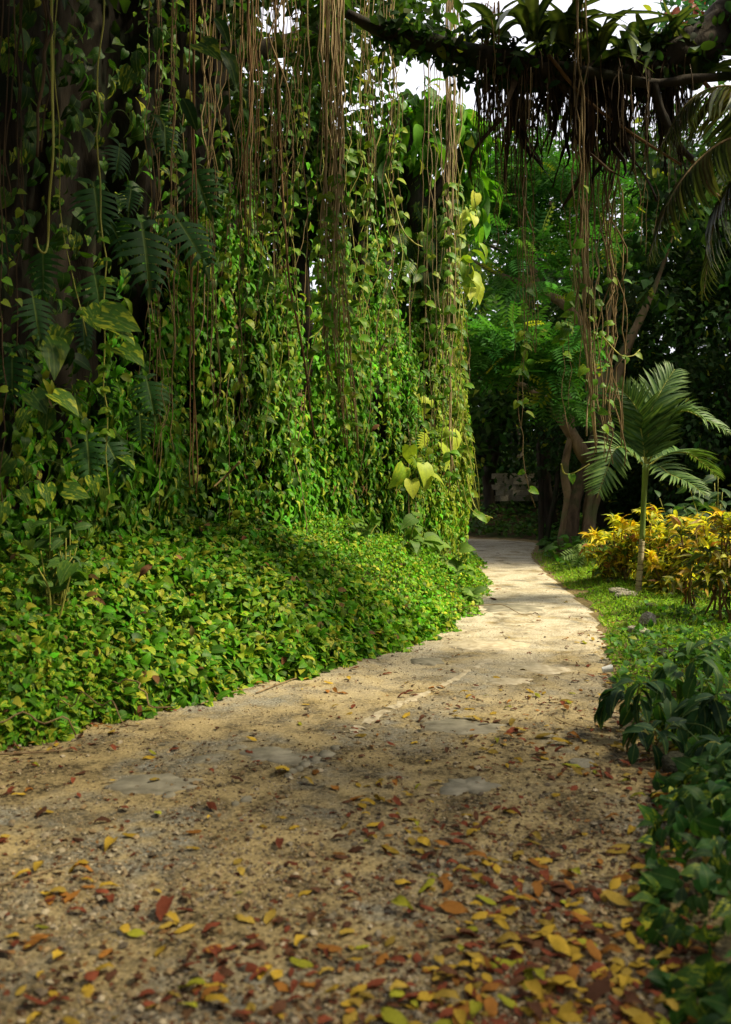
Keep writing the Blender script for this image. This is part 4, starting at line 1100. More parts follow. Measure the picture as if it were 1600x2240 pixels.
# far wood
n = 42000
th = rng.uniform(-np.pi, np.pi, n); rr = rng.uniform(44, 62, n)
pos = np.stack([rr * np.sin(th) + 0, rr * np.cos(th), np.zeros(n)], -1)
pos[:, 2] = rng.random(n) ** .9 * (9.0 + 7 * fbm(th * 9 + 40, 0, seed=88)) + .2
nor = nrm(np.column_stack([-np.sin(th) * .5, -np.cos(th) * .5, np.full(n, .7)]) + rng.normal(size=(n, 3)) * .5); tip = nrm(rng.normal(size=(n, 3)) + [0, 0, -.4])
me = cloud_mesh('distant_wood', QUADL, pos, frames(tip, nor), rng.uniform(.7, 1.5, n), greens(n, DG, .4), M_TREE)
single('distant_wood', me, 'dark wood closing the view behind all the trees', 'wood', kind='stuff')
# undergrowth on the far bank and under the trees
def ground_leaves(n, x0, x1, y0, y1, base, sz, T, mat, hmax=.25, keep=None, up=1.0, yellow=.03, alpha=0.0, scale=1.0):
    x, y = rng.uniform(x0, x1, n), rng.uniform(y0, y1, n)
    k = ~on_road(x, y)
    if keep is not None: k &= keep(x, y)
    x, y = x[k], y[k]; n = len(x)
    lump = fbm(x * 1.2 * scale, y * 1.2 * scale, seed=95)
    pos = np.column_stack([x, y, H(x, y) + .01 + hmax * lump * rng.random(n) ** .7])
    nor = nrm(np.array([0, -.15, up]) + rng.normal(size=(n, 3)) * .45); tip = nrm(rng.normal(size=(n, 3)) * [1, 1, .4])
    c = greens(n, base, .4, yellow, alpha)
    c[:, :3] *= (.65 + .7 * fbm(x * .8, y * .8, seed=97))[:, None]
    return pos, frames(tip, nor), sz * rng.uniform(.6, 1.3, n), c
pos, R, s_, c = ground_leaves(14000, -1, 10, 17.5, 40, (.05, .12, .018), .17, HEART2, M_IVY, .6, lambda x, y: (poly_dist(x, y, RIGHT_L)[1] < 0) & (poly_dist(x, y, RIGHT_L)[0] > .25))
single('undergrowth', cloud_mesh('undergrowth', SMALL, pos, R, s_, c, M_IVY), 'dim green undergrowth covering the ground beyond the road bend', 'undergrowth', kind='stuff')

# thin twin stemmed tree
tt = thing('thin_tree', 'thin dark twin stemmed tree beside the far bend of the road', 'tree', onto(1190, 1205))
b = onto(1190, 1205); dd = b[1]
for pix in ([(1186, 1205), (1184, 1120), (1182, 1040), (1176, 960)], [(1193, 1205), (1203, 1140), (1216, 1080), (1222, 1020)]):
    q = spline(np.array([P(x_, y_, dd) for x_, y_ in pix]), 16); q[0, 2] = b[2] - .05
    part('trunk', tube_mesh('trunk', q, np.linspace(.09, .05, 16), M_BARK, 8, .2, 3), tt)
cl = [(P(1180 + rng.normal() * 50, 960 + rng.normal() * 40, dd + rng.normal() * .5), .5) for _ in range(14)]
ps, R, s_, c = blob_leaves(cl, 90, .16, DG, QUADL, .6)
part('crown', cloud_mesh('crown', QUADL, ps - np.array(tt.location), R, s_, c, M_TREE), tt, Matrix.Translation(tt.location))

# stone wall glimpsed beyond the bend
sw = thing('stone_wall', 'pale block wall glimpsed through the trees beyond the road bend', 'wall', P(1120, 1090, 33))
bx = np.array([[x_, y_, z_] for x_ in (-.5, .5) for y_ in (-.5, .5) for z_ in (-.5, .5)]) * .96
bf = np.array([[0, 1, 3, 2], [4, 6, 7, 5], [0, 4, 5, 1], [2, 3, 7, 6], [0, 2, 6, 4], [1, 5, 7, 3]])
me_b = mesh_of('block', bx, bf, M_WALL, smooth=False)
for r_ in range(5):
    for c_ in range(12):
        q = P(1084, 1090, 33) + np.array([c_ * .30 + (r_ % 2) * .15, rng.normal() * .02, r_ * .2])
        part('block', me_b, sw, mat4(np.eye(3), (.30, .3, .2), q))

# ================================================================== OVERHEAD BRANCH WITH EPIPHYTES
bd = 9.0
host = thing('leaning_tree', 'old leaning tree reaching in from the upper right with a mossy branch across the top', 'tree', (7.3, 5.4, 0.1))
q = spline([np.array([7.3, 5.4, -.1]), np.array([7.0, 5.9, 3.6]), np.array([5.3, 7.7, 6.2]), P(1640, 30, bd), P(1520, 105, bd), P(1430, 150, bd)], 40)
part('trunk', tube_mesh('trunk', q, np.linspace(.38, .15, 40), M_BARK, 12, .25, 9), host)
q = spline([P(1450, 140, bd), P(1350, 165, bd), P(1250, 172, bd), P(1150, 150, bd), P(1060, 128, bd), P(960, 100, bd), P(850, 72, bd), P(760, 30, bd)], 50)
part('branch', tube_mesh('branch', q, np.interp(np.linspace(0, 1, 50), [0, .3, .6, .8, 1], [.16, .15, .12, .075, .045]), M_BARK, 12, .3, 4), host)
for pix, r0 in [([(1240, 150), (1330, 165), (1430, 183), (1520, 172), (1640, 165)], .055), ([(1428, 180), (1450, 250), (1480, 310), (1515, 350)], .045), ([(1200, 120), (1280, 215), (1380, 290), (1490, 360)], .018), ([(1510, 345), (1560, 420), (1600, 440)], .02), ([(1540, 180), (1600, 240)], .02)]:
    q = spline(np.array([P(x_, y_, bd - .25) for x_, y_ in pix]), 20)
    part('branchlet', tube_mesh('branchlet', q, np.linspace(r0, r0 * .7, 20), M_BARK if r0 > .03 else M_ROOTR, 7, .2, 8), host)
# small ferns and leaves rooted along the branch
m_ = 1100
tq = rng.random(m_); qb = spline([P(1640, 60, bd), P(1450, 140, bd), P(1250, 165, bd), P(1060, 125, bd), P(960, 100, bd), P(830, 66, bd)], 200)[(tq * 199).astype(int)]
amp_ = (.10 + .22 * fbm(tq * 14, 0, seed=151))[:, None] * (1 - .5 * sstep(.6, 1, tq))[:, None]
ps_ = qb + rng.normal(size=(m_, 3)) * [.05, .14, 0] + np.column_stack([np.zeros(m_), np.zeros(m_), rng.uniform(-1, .9, m_)]) * amp_ * 1.3
Rm = frames(nrm(rng.normal(size=(m_, 3)) + [0, -.2, -.3]), nrm(rng.normal(size=(m_, 3)) * .5 + [0, -.3, .7]))
part('epiphyte_leaves', cloud_mesh('epiphyte_leaves', OVAL, ps_ - np.array(host.location), Rm, rng.uniform(.06, .17, m_), greens(m_, (.022, .05, .012), .5, .02, 0), M_TREE), host, Matrix.Translation(host.location), 'stuff')
# bromeliads
BR = leaf_variants('leaf', [STRAP, leaf([0, .18, .38, .58, .78, .92, 1], [.045, .05, .06, .055, .04, .02, 0], None, .5, .35, .15)], [(.03, .055, .014), (.05, .08, .02), (.02, .042, .012), (.08, .10, .035)], M_PALM)
for (px, py, L, n_l, lab) in [(1170, 95, 150, 22, 'strap leaved bromeliad at the left of the overhead branch'), (1235, 105, 160, 24, 'tall strap leaved bromeliad at the middle of the overhead branch'), (1310, 120, 150, 24, 'spreading bromeliad beside the root rope on the branch'), (1370, 140, 140, 20, 'bromeliad with arching leaves at the right of the branch'), (1090, 80, 120, 14, 'small dark bromeliad near the left end of the branch'), (1440, 150, 150, 20, 'dim bromeliad under the leaning trunk'), (1290, 165, 150, 22, 'bromeliad drooping below the middle of the branch'), (1520, 200, 150, 18, 'dark drooping bromeliad at the right under the trunk')]:
    c0 = P(px, py, bd - .05)
    rt = thing('bromeliad', lab, 'plant', c0)
    for k in range(int(n_l * .6)):
        az = rng.uniform(0, 2 * np.pi); el = rng.uniform(.1, 1.35)
        o_ = np.array([math.cos(az) * math.cos(el), math.sin(az) * math.cos(el), math.sin(el)])
        R1 = frames(o_[None], (np.array([0, 0, 1.0]) - o_ * o_[2] + rng.normal(size=3) * .15)[None])[0]
        part('leaf', random.choice(BR), rt, mat4(R1, np.array([1.9, 1, 1]) * rng.uniform(.55, 1.05) * L * bd / F, c0 + o_ * .04))
# dead skirt
sk = thing('dead_leaf_skirt', 'dark skirt of dead straps hanging beneath the overhead branch', 'dead leaves', P(1250, 200, bd))
def bent(A, B, ph):
    v, f, uv = leaf([0, .15, .3, .45, .6, .75, .9, 1], [.02, .04, .05, .04, .045, .03, .02, 0], None, .6, .0, .03)
    v = v.copy(); v[:, 0] += A * np.sin(v[:, 1] * 3 + ph) * v[:, 1]; v[:, 2] += B * np.sin(v[:, 1] * 4 + ph * 2) * v[:, 1]
    return v + rng.normal(size=v.shape) * .008, f, uv
SKM = leaf_variants('strap', [bent(rng.normal() * .16, rng.normal() * .16, k_) for k_ in range(7)], [(.03, .02, .012), (.018, .013, .009), (.05, .032, .018)], M_FALL)
for k in range(150):
    px = float(np.clip(rng.normal() * 115, -170, 180)) + 1290; tpy = rng.uniform(80, 235)
    L = rng.uniform(60, 260) * (.55 + .9 * float(vnoise(px / 38, 0, seed=141))) * (1 - .3 * abs(px - 1270) / 220)
    R1 = frames(nrm(np.array([[rng.normal() * .22, rng.normal() * .22, -1]])), nrm(rng.normal(size=(1, 3)) * [1, 1, .1]))[0]
    part('strap', random.choice(SKM), sk, mat4(R1, np.array([rng.uniform(.3, .9), 1, 1]) * L * bd / F, P(px, tpy, bd + rng.normal() * .18)))
vf = []
for k in range(420):
    px = rng.uniform(1040, 1520); y0 = rng.uniform(110, 230); L = rng.uniform(40, 230) * (.5 + .9 * float(vnoise(px / 38, 0, seed=141)))
    q_ = strand(px, y0, px + rng.normal() * 8, y0 + L, bd + rng.normal() * .2, 7, 3000 + k, None, 7)
    vf.append(tube_arrays(q_, np.linspace(.007, .003, 7), 3, 0, 0, False))
V, Fc = join(vf)
part('fringe', mesh_of('fringe', V - np.array(sk.location), Fc, M_DEAD), sk, Matrix.Translation(sk.location), 'stuff')
# hanging palm fronds at right
def frond(parent, path, rmax, leaf_len, n_l, variants, mat_r, hang=.0, vdir=None, name='frond', lift=.35, wid=1.0, r0=.014):
    q = spline(path, 40)
    rc = part(name, tube_mesh(name, q, np.linspace(r0, .003, 40), mat_r, 6), parent)
    t = nrm(np.gradient(q, axis=0))
    for k in range(n_l):
        u_ = .10 + .90 * k / n_l
        i = min(39, int(u_ * 39))
        env = math.sin(math.pi * min(1, .16 + .84 * u_)) ** .55 * (1 - .25 * u_) + .12
        up = np.array(vdir if vdir is not None else (0, 0, 1.0)); up = nrm(up - t[i] * (up @ t[i]))
        side = np.cross(t[i], up)
        for s in (-1, 1):
            d_ = nrm(side * s * .85 + t[i] * (.45 + .6 * u_) + up * lift + np.array([0, 0, -hang]) + rng.normal(size=3) * .06)
            R1 = frames(d_[None], (up + side * s * -.3 + rng.normal(size=3) * .1)[None])[0]
            L = leaf_len * env * rng.uniform(.88, 1.1)
            part('leaflet', random.choice(variants), rc, mat4(R1, (L * wid, L, L), q[i] + t[i] * rng.uniform(-.01, .01)))
    return rc
LFT = leaf_variants('leaflet', [LEAFLET], [(.045, .11, .025), (.06, .14, .03), (.035, .085, .022), (.09, .17, .05)], M_PALM)
LFD = leaf_variants('leaflet', [LEAFLET], [(.02, .035, .012), (.035, .04, .014), (.06, .045, .02)], M_PALM)
hp = thing('overhanging_palm', 'dark palm whose long fronds hang in from the right edge', 'palm', (4.2, 8.2, 0.15))
q = spline([np.array([4.2, 8.2, 0.1]), np.array([4.25, 8.2, 2.4]), np.array([4.3, 8.2, 4.6])], 12)
part('trunk', tube_mesh('trunk', q, np.linspace(.16, .11, 12), M_BARK, 10, .15, 2), hp)
for path in ([P(1720, 330, 8.2), P(1620, 300, 8.0), P(1540, 340, 7.9), P(1470, 430, 7.8), P(1420, 560, 7.8)],
             [P(1720, 330, 8.2), P(1640, 210, 8.2), P(1570, 190, 8.2), P(1500, 230, 8.2), P(1440, 330, 8.2)],
             [P(1720, 330, 8.2), P(1660, 330, 8.4), P(1600, 400, 8.5), P(1560, 500, 8.6), P(1540, 640, 8.6)]):
    frond(hp, path, .02, .62, 40, LFD, M_ROOT, hang=.9, lift=.05, r0=.018)
# red flowered tree in the top right corner
rc_, dt_ = crown_tree('flowering_tree', 'tree with blue green leaves and red blossom in the top right corner', [(np.array([10.2, 20.5, -.1]), .3), (np.array([9.6, 20.3, 5]), .22), (P(1700, 40, 20), .14), (P(1600, 20, 19.8), .05)],
                      [[(P(1700, 40, 20), .1), (P(1580, 60, 19.7), .05), (P(1480, 80, 19.5), .02)]],
                      [(P(rng.uniform(1470, 1680), rng.uniform(-80, 90), 19.6 + rng.normal() * .7), rng.uniform(.36, .75)) for _ in range(44)], 90, .22, (.03, .10, .035), OVAL, M_BARK, .7)
n_r = 60
pp = np.array([P(rng.uniform(1450, 1610), rng.uniform(-20, 90), 19.0 + rng.normal() * .3) for _ in range(n_r)])
R = frames(rng.normal(size=(n_r, 3)), np.array([0, -.8, .4]) + rng.normal(size=(n_r, 3)) * .4)
FLW = leaf_variants('flower', [HEART], [(.28, .05, .025), (.34, .09, .03)], M_FLOWER)
for i in range(n_r): part('flower', random.choice(FLW), rc_, mat4(R[i], .19, pp[i]))

# ================================================================== RIGHT VERGE
def verge(x, y):
    d, s_, _ = poly_dist(x, y, RIGHT_L)
    return (s_ < 0) & (d > .02 + .6 * (fbm(x * 2.5, y * 2.5, seed=101) - .42))
pos, R, s_, c = ground_leaves(95000, 1.6, 9.5, 4.5, 19, (.17, .31, .018), .034, SMALL, M_GRASS, .05, verge, 1.2, .06)
k = frustum(pos, 200, 100); pos, R, s_, c = pos[k], R[k], s_[k], c[k]
V, Fc, U, C = merged(SMALL, pos, R, s_, c)
pos2, R2, s2, c2 = ground_leaves(24000, 1.6, 9.5, 4.5, 22, (.17, .29, .02), .10, BLADE, M_GRASS, .02, verge, 1.0, .10)
tip = nrm(rng.normal(size=(len(pos2), 3)) * [.5, .5, .15] + [0, 0, .8]); R2 = frames(tip, rng.normal(size=(len(pos2), 3)))
W2 = merged(BLADE, pos2, R2, s2, c2)
V, Fc, U, C = cat2((V, Fc, U, C), W2)
single('lawn', mesh_of('lawn', V, Fc, M_GRASS, U, C), 'short weedy lawn on the right of the road', 'grass', kind='stuff')
pos, R, s_, c = ground_leaves(2600, 1.9, 5.0, 5.0, 11, (.05, .14, .018), .075, SMALL, M_IVY, .22, lambda x, y: verge(x, y) & (fbm(x * 1.6, y * 1.6, seed=107) > .47), 1.0, .03)
single('verge_weeds', cloud_mesh('verge_weeds', SMALL, pos, R, s_, c, M_IVY), 'tufts of dark low weeds between the rocks on the right verge', 'weeds', kind='stuff')

# rocks
def rock_mesh(seed, sub=3):
    import bmesh
    bm = bmesh.new(); bmesh.ops.create_icosphere(bm, subdivisions=sub, radius=1)
    v = np.array([q.co[:] for q in bm.verts]); f = np.array([[w.index for w in q.verts] for q in bm.faces]); bm.free()
    r = 1 + .75 * (fbm(v[:, 0] * 1.1 + seed * 5, v[:, 1] * 1.1, v[:, 2] * 1.1, seed, 2) - .5) + .35 * (fbm(v[:, 0] * 3, v[:, 1] * 3 + seed, v[:, 2] * 3, seed + 4, 3) - .5)
    return np.round(v * r[:, None] / .16) * .16 * .35 + v * r[:, None] * .65, f
ROCKV = [rock_mesh(k) for k in range(5)]
for k, (px, py, w, hgt, m, lab) in enumerate([
        (1352, 1310, 24, 10, M_ROCK, 'whitish flat rock beside the young palm foot'), (1372, 1322, 26, 13, M_ROCK, 'rough rock just below the whitish flat rock'), (1338, 1290, 12, 10, M_ROCKD, 'small dark rock at the grass edge above the whitish rock'),
        (1418, 1385, 20, 20, M_ROCK, 'upright pale rock in the middle of the verge'), (1398, 1398, 26, 14, M_ROCK, 'broad rock leaning beside the upright pale rock'), (1425, 1345, 16, 8, M_ROCKD, 'mossy rock between the palm foot and the upright rock'),
        (1400, 1420, 20, 8, M_ROCKD, 'low mossy rock below the upright rock'), (1460, 1455, 22, 12, M_ROCKD, 'dark mossy boulder in the verge weeds'), (1512, 1345, 10, 8, M_ROCK, 'small pale stone between the hedge stems'), (1325, 1180 + 300, 16, 7, M_PLAST, None),
        (1500, 1690, 48, 34, M_ROCKD, 'large dark boulder behind the leafy saplings in the right foreground'), (1270, 1672, 30, 8, M_CONC, 'flat grey stone at the road edge beneath the saplings'), (235, 1785 - 60, 7, 6, M_ROCK, 'small white stone lying on the road at left')]):
    if lab is None: continue
    c_ = onto(px, py); sc = c_[1] / F
    v, f = ROCKV[k % 5]
    me = mesh_of('rock', v, f, m, smooth=(k % 2 == 0))
    single('rock', me, lab, 'rock', mat4(frames(np.array([[math.cos(k), math.sin(k), 0]]), np.array([[0, 0, 1.0]]))[0], (w * sc, w * sc * .9, hgt * sc), c_ + [0, 0, hgt * sc * .35]))
# crumpled plastic cup
c_ = onto(1318, 1472)
v, f = tube_arrays([(0, 0, 0), (.0, 0, .05), (.0, 0, .10)], [.028, .034, .04], 10, .2, 3, False)
single('plastic_cup', mesh_of('plastic_cup', v, f, M_PLAST), 'crumpled white plastic cup lying at the road edge', 'litter', mat4(frames(np.array([[0, 1.0, .3]]), np.array([[1.0, 0, .2]]))[0], .9, c_ + [0, 0, .03]))

# ------------------------------------------------------------------ young palm
pb = onto(1395, 1316); pd = pb[1]
palm = thing('young_palm', 'young palm with arching green fronds and ringed tan trunk beside the yellow hedge', 'palm', pb)
q = spline([pb - [0, 0, .05], P(1400, 1250, pd), P(1405, 1180, pd)], 22)
part('trunk', tube_mesh('trunk', q, np.interp(np.linspace(0, 1, 22), [0, .1, 1], [.058, .046, .038]) * (1 + .05 * (np.arange(22) % 3 == 0)), M_PTRUNK, 12), palm)
q2 = spline([P(1405, 1183, pd), P(1408, 1110, pd), P(1412, 1040, pd), P(1414, 1015, pd)], 16)
part('crownshaft', tube_mesh('crownshaft', q2, np.interp(np.linspace(0, 1, 16), [0, .5, .8, 1], [.040, .038, .05, .03]), M_PSHAFT, 12), palm)
for i in range(1, 20, 2):
    qq = q[i]; part('ring', tube_mesh('ring', [qq - [0, 0, .006], qq + [0, 0, .006]], (.049 - .0005 * i), M_BARKL, 12), palm)
for (cx_, cy_, cd, tx_, ty_, td, nl_, ll, vd) in [
        (1395, 900, -.1, 1352, 846, -.1, 26, .42, (-.3, -.8, .3)), (1425, 900, -.1, 1476, 808, .1, 38, .55, (-.3, -.9, .1)), (1490, 900, -.2, 1600, 950, -.5, 34, .46, (0, -.25, 1)),
        (1350, 980, -.4, 1306, 1090, -.7, 32, .46, (0, -.55, .8)), (1500, 990, .3, 1575, 1048, .5, 30, .44, (0, -.1, 1)), (1470, 1040, -.5, 1545, 1085, -1.0, 28, .36, (0, -.3, 1)),
        (1400, 1000, .4, 1345, 1000, .9, 20, .36, (0, 0, 1))]:
    frond(palm, [P(1413, 1022, pd), P((1413 + cx_) / 2 + 0, (1022 + cy_) / 2 - 10, pd + cd * .4), P(cx_, cy_, pd + cd), P((cx_ + tx_) / 2, (cy_ + ty_) / 2 - 6, pd + (cd + td) / 2), P(tx_, ty_, pd + td)], .02, ll, nl_, LFT, M_STEMG, hang=.0, vdir=vd, lift=.2, wid=1.35)

# ------------------------------------------------------------------ croton hedge
CRT = leaf([0, .15, .4, .7, 1], [.03, .10, .16, .11, 0], None, .35, .35, .2)
CRY = leaf_variants('leaf', [CRT], [(.78, .64, .05, .15), (.72, .60, .04, .3), (.60, .58, .05, .4), (.74, .46, .03, .2), (.42, .46, .05, .5)], M_CROTON)
CRG = leaf_variants('leaf', [CRT], [(.10, .16, .02, .3), (.22, .22, .02, .4), (.05, .10, .018, 0), (.28, .10, .03, .2)], M_CROTON)
CRD = leaf_variants('leaf', [CRT], [(.05, .07, .015, 0), (.10, .08, .015, .3), (.035, .06, .014, 0), (.3, .17, .02, .3)], M_CROTON)  # darkened leaf colours; on the right-hand shrubs they stand for shade
def croton(label, px, pyb, wpx, topy, d=None, dark=0.0, stems=7, bare=.35, nhead=14, top_orange=0.0):
    b = onto(px, pyb) if d is None else np.array([(px - 800) / F * d, d, float(H((px - 800) / F * d, d))])
    d = b[1]; w = wpx * d / F; ztop = z_of(topy, d)
    rt = thing('croton_shrub', label, 'shrub', b, 'croton hedge')
    heads = []
    for k in range(stems):
        az = rng.uniform(0, 2 * np.pi); r_ = w * math.sqrt(rng.random())
        top = np.array([b[0] + r_ * math.cos(az), b[1] + r_ * math.sin(az) * .7, b[2] + (ztop - b[2]) * rng.uniform(.5, 1.0)])
        q = spline([b + rng.normal(size=3) * [.06, .05, 0] - [0, 0, .03], b * .6 + top * .4 + rng.normal(size=3) * [.05, .05, .02], top], 12)
        part('stem', tube_mesh('stem', q, np.linspace(.018, .006, 12), M_ROOTR if dark > .4 else M_ROOT, 6, .2, k), rt)
        heads.append((top, 1.0))
        for j in range(4):
            f_ = rng.uniform(bare, .95); heads.append((q[int(f_ * 11)] + rng.normal(size=3) * [.11, .1, .05], f_))
    for top, f_ in heads:
        hi = (top[2] - b[2]) / (ztop - b[2])
        for j in range(nhead if f_ == 1.0 else nhead // 2 + 1):
            az = rng.uniform(0, 2 * np.pi); el = rng.uniform(-.1, 1.2) if f_ == 1 else rng.uniform(-.5, .8)
            o_ = np.array([math.cos(az) * math.cos(el), math.sin(az) * math.cos(el), math.sin(el)])
            R1 = frames(o_[None], (np.array([0, 0, 1.0]) + .4 * rng.normal(size=3))[None])[0]
            if rng.random() < dark: v_ = CRD
            elif hi > .62: v_ = CRY if rng.random() < .9 else CRG
            else: v_ = CRY if rng.random() < .35 else CRG
            part('leaf', random.choice(v_), rt, mat4(R1, rng.uniform(.13, .21), top + o_ * .02 - np.array([0, 0, .05 * rng.random()])))
croton('yellow leaved croton at the left end of the hedge', 1330, 1285, 38, 1150, d=15.2)
croton('yellow croton left of the palm trunk, second from the hedge end', 1368, 1290, 36, 1125, d=14.6)
croton('bright yellow croton directly behind the palm trunk', 1412, 1290, 36, 1118, d=14.3)
croton('tall yellow croton just right of the palm trunk', 1452, 1300, 36, 1125, d=13.9)
croton('yellow croton with low green leaves, third right of the palm', 1488, 1310, 34, 1130, d=13.4)
croton('yellow croton before the dark shrubs in the middle of the hedge', 1520, 1320, 34, 1140, d=12.9, dark=.15)
croton('red tinged small croton low at the left end of the hedge', 1352, 1296, 26, 1200, d=14.9, dark=.2, stems=5)
croton('dark croton on two bare slender stems in the right hedge', 1510, 1355, 42, 1150, d=11.2, dark=.62, stems=4, bare=.62)
croton('shade darkened croton with orange tips near the right edge', 1556, 1375, 46, 1140, d=10.5, dark=.6, stems=4, bare=.6)
croton('dark croton with a thick leaning stem at the right edge', 1598, 1390, 46, 1130, d=10.0, dark=.55, stems=5, bare=.6)
croton('yellow croton peeping above the dark ones at the right edge', 1575, 1330, 40, 1120, d=12.3, dark=.1)
croton('yellow tipped croton just outside the right edge', 1665, 1385, 44, 1120, d=10.4, dark=.2)
croton('low bushy croton with yellow green leaves right of the palm foot', 1440, 1320, 30, 1215, d=13.0, dark=.1, stems=5)

# broad shrubs behind the hedge and fern at the far verge
leafy_shrub('dark_shrub', 'dark glossy shrub behind the yellow hedge at right', 1570, 1090, 14.5, 90, (26, 44), 90, 90, [OVAL], M_TREEO, [(.025, .06, .02), (.035, .08, .025)], stems=9)
leafy_shrub('dark_shrub', 'dark shrub between the palm fronds and the hedge', 1480, 1110, 16.5, 70, (26, 44), 60, 80, [OVAL], M_TREEO, [(.03, .08, .02), (.045, .1, .025)], stems=9)
leafy_shrub('fern_clump', 'dim ferny clump at the verge left of the hedge', 1275, 1195, 17.5, 26, (30, 50), 20, 60, [FEATHER], M_TREEO, [(.04, .12, .03), (.05, .14, .03)], stems=7)
# ------------------------------------------------------------------ foreground saplings at right
SAP = [(.022, .065, .022), (.03, .085, .025), (.018, .05, .02)]
SAPB = [(.05, .13, .03), (.07, .16, .03), (.04, .10, .03)]
def sapling(label, px, py, d, n, L, spread, palette, hgt, T=OVAL, name='sapling'):
    c = P(px, py, d); b = np.array([c[0] + .05, c[1] + .05, float(H(c[0], c[1]))])
    rt = thing(name, label, 'plant', b)
    vs_ = leaf_variants('leaf', [T, DROOP], palette, M_TREEO)
    q = spline([b, (b + c) / 2 + rng.normal(size=3) * .02, c + [0, 0, hgt * .3]], 12)
    part('stem', tube_mesh('stem', q, np.linspace(.009, .004, 12), M_ROOT, 6), rt)
    for k in range(6):
        az = 2 * np.pi * k / 6 + rng.random() * .7
        e0 = q[6 + k % 6]
        e1 = e0 + np.array([math.cos(az) * spread, math.sin(az) * spread, .08 + .05 * rng.random()]); e2 = e0 + np.array([math.cos(az) * spread * 1.7, math.sin(az) * spread * 1.7, .0])
        tw = spline([e0, e1, e2], 10)
        part('twig', tube_mesh('twig', tw, np.linspace(.004, .002, 10), M_STEMG, 5), rt)
        tt_ = nrm(np.gradient(tw, axis=0))
        for j in range(max(2, n // 6)):
            i = min(9, 2 + int(8 * j / max(1, n // 6)))
            sd = np.cross(tt_[i], [0, 0, 1.0]) * (1 if j % 2 else -1)
            R1 = frames(nrm(sd * .7 + tt_[i] * .7 + np.array([0, 0, -.35]) + rng.normal(size=3) * .12)[None], (np.array([0, -.1, 1.0]) + rng.normal(size=3) * .2)[None])[0]
            part('leaf', random.choice(vs_), rt, mat4(R1, rng.uniform(.75, 1.15) * L * d / F, tw[i]))
sapling('dark sapling with drooping pointed leaves leaning over the road edge', 1395, 1525, 5.9, 48, 58, .13, SAP, .15)
sapling('sapling with bright upright leaves behind the drooping one', 1500, 1480, 6.3, 36, 60, .12, SAPB, .2)
sapling('leafy sapling at the right edge above the boulder', 1570, 1560, 5.6, 48, 62, .14, SAP, .15)
sapling('low sapling in front of the dark boulder', 1440, 1625, 5.4, 30, 56, .10, SAP, .05)
sapling('small sapling far back on the verge at right', 1545, 1430, 7.6, 36, 46, .14, SAPB, .15)
sapling('dim sapling in the right edge shade', 1610, 1660, 4.9, 48, 64, .15, SAP, .15)
# creeper clump, bottom right
cc = thing('creeper_clump', 'dark clump of glossy creeper spilling over the lower right corner', 'ground cover', (1.55, 3.6, .05))
n = 1500
y = rng.uniform(2.3, 5.3, n); x = .33 * y + rng.uniform(-.18, 1.0, n) ** 1.0 + .10
xe = np.interp(y, [2.3, 3.0, 3.6, 4.2, 4.7, 5.3], [.80, .92, 1.05, 1.25, 1.52, 1.85]) + .16 * (fbm(y * 3, 0, seed=111) - .5)
k = x > xe; x, y, xe = x[k], y[k], xe[k]; n = len(x)
hh = np.clip((x - xe) * .7, 0, .22) * (.6 + .8 * fbm(x * 3, y * 3, seed=113))
pp = np.column_stack([x, y, H(x, y) + .02 + hh * (1 - .7 * rng.random(n) ** 1.5)])
R = frames(nrm(np.array([-.5, -.3, -.25]) + rng.normal(size=(n, 3)) * .6), nrm(np.array([-.35, -.3, .8]) + rng.normal(size=(n, 3)) * .35))
sz = rng.uniform(.05, .10, n)
top = np.argsort(-(sz / y) * (rng.random(n) * .6 + .4))[:300]
emit_leaves(cc, 'leaf', [HEART, HEART2], top, pp + [0, 0, .015], R, sz, M_IVYO, [(.03, .085, .016, .0), (.045, .11, .018, .7), (.022, .06, .014, 0), (.06, .13, .02, .4)])
mk = np.ones(n, bool); mk[top] = False
part('foliage', cloud_mesh('clump_foliage', HEART2, pp[mk] - np.array(cc.location), R[mk], sz[mk], greens(mk.sum(), (.03, .085, .016), .4, .0, .25), M_IVY), cc, Matrix.Translation(cc.location), 'stuff')
big_leaf_plant('large_pothos', 'pale edged creeper leaves standing up at the right edge above the dark clump', [(1555, 1720, 55, -15, 4.6), (1570, 1735, 60, 20, 4.5), (1590, 1700, 45, 30, 4.7), (1545, 1640, 40, -50, 5.0), (1590, 1635, 45, -60, 5.0)], [HEART], M_IVYO, [(.07, .16, .02, .9), (.09, .2, .025, .5)])

# ================================================================== LITTER
def cur(k):
    v, f, uv = leaf([0, .18, .4, .62, .84, 1], [.025, .17, .23, .21, .12, 0], None, rng.uniform(-.1, .7), rng.uniform(-.25, .3), rng.uniform(0, .14), rng.uniform(-.5, .6))
    v = v + rng.normal(size=v.shape) * [.022, .016, .034]
    v[:, 2] -= v[:, 2].min()
    sx = np.linspace(0, 1, 4)
    return v, f, uv
LV = [cur(k) for k in range(12)]
KINDS = [('yellow', (.47, .32, .04), .22), ('yellow', (.38, .27, .05), .12), ('greenish', (.32, .33, .03), .05), ('orange', (.32, .14, .03), .14), ('reddish brown', (.20, .055, .028), .30), ('dark brown', (.11, .05, .028), .24)]
LM = {}
for ki, (nm, c_, w_) in enumerate(KINDS): LM[ki] = leaf_variants('fallen_leaf', LV, [c_ + (0.0,)], M_FALL)
N = 6500
py = 1190 + (2290 - 1190) * rng.random(N) ** .95; px = rng.uniform(-80, 1560, N)
g = np.array([G(a_, b_) for a_, b_ in zip(px, py)])
dl, sl, _ = poly_dist(g[:, 0], g[:, 1], LEFT_L); dr, sr, _ = poly_dist(g[:, 0], g[:, 1], RIGHT_L)
right = sstep(-1.6, 1.4, g[:, 0] - .12 * g[:, 1])
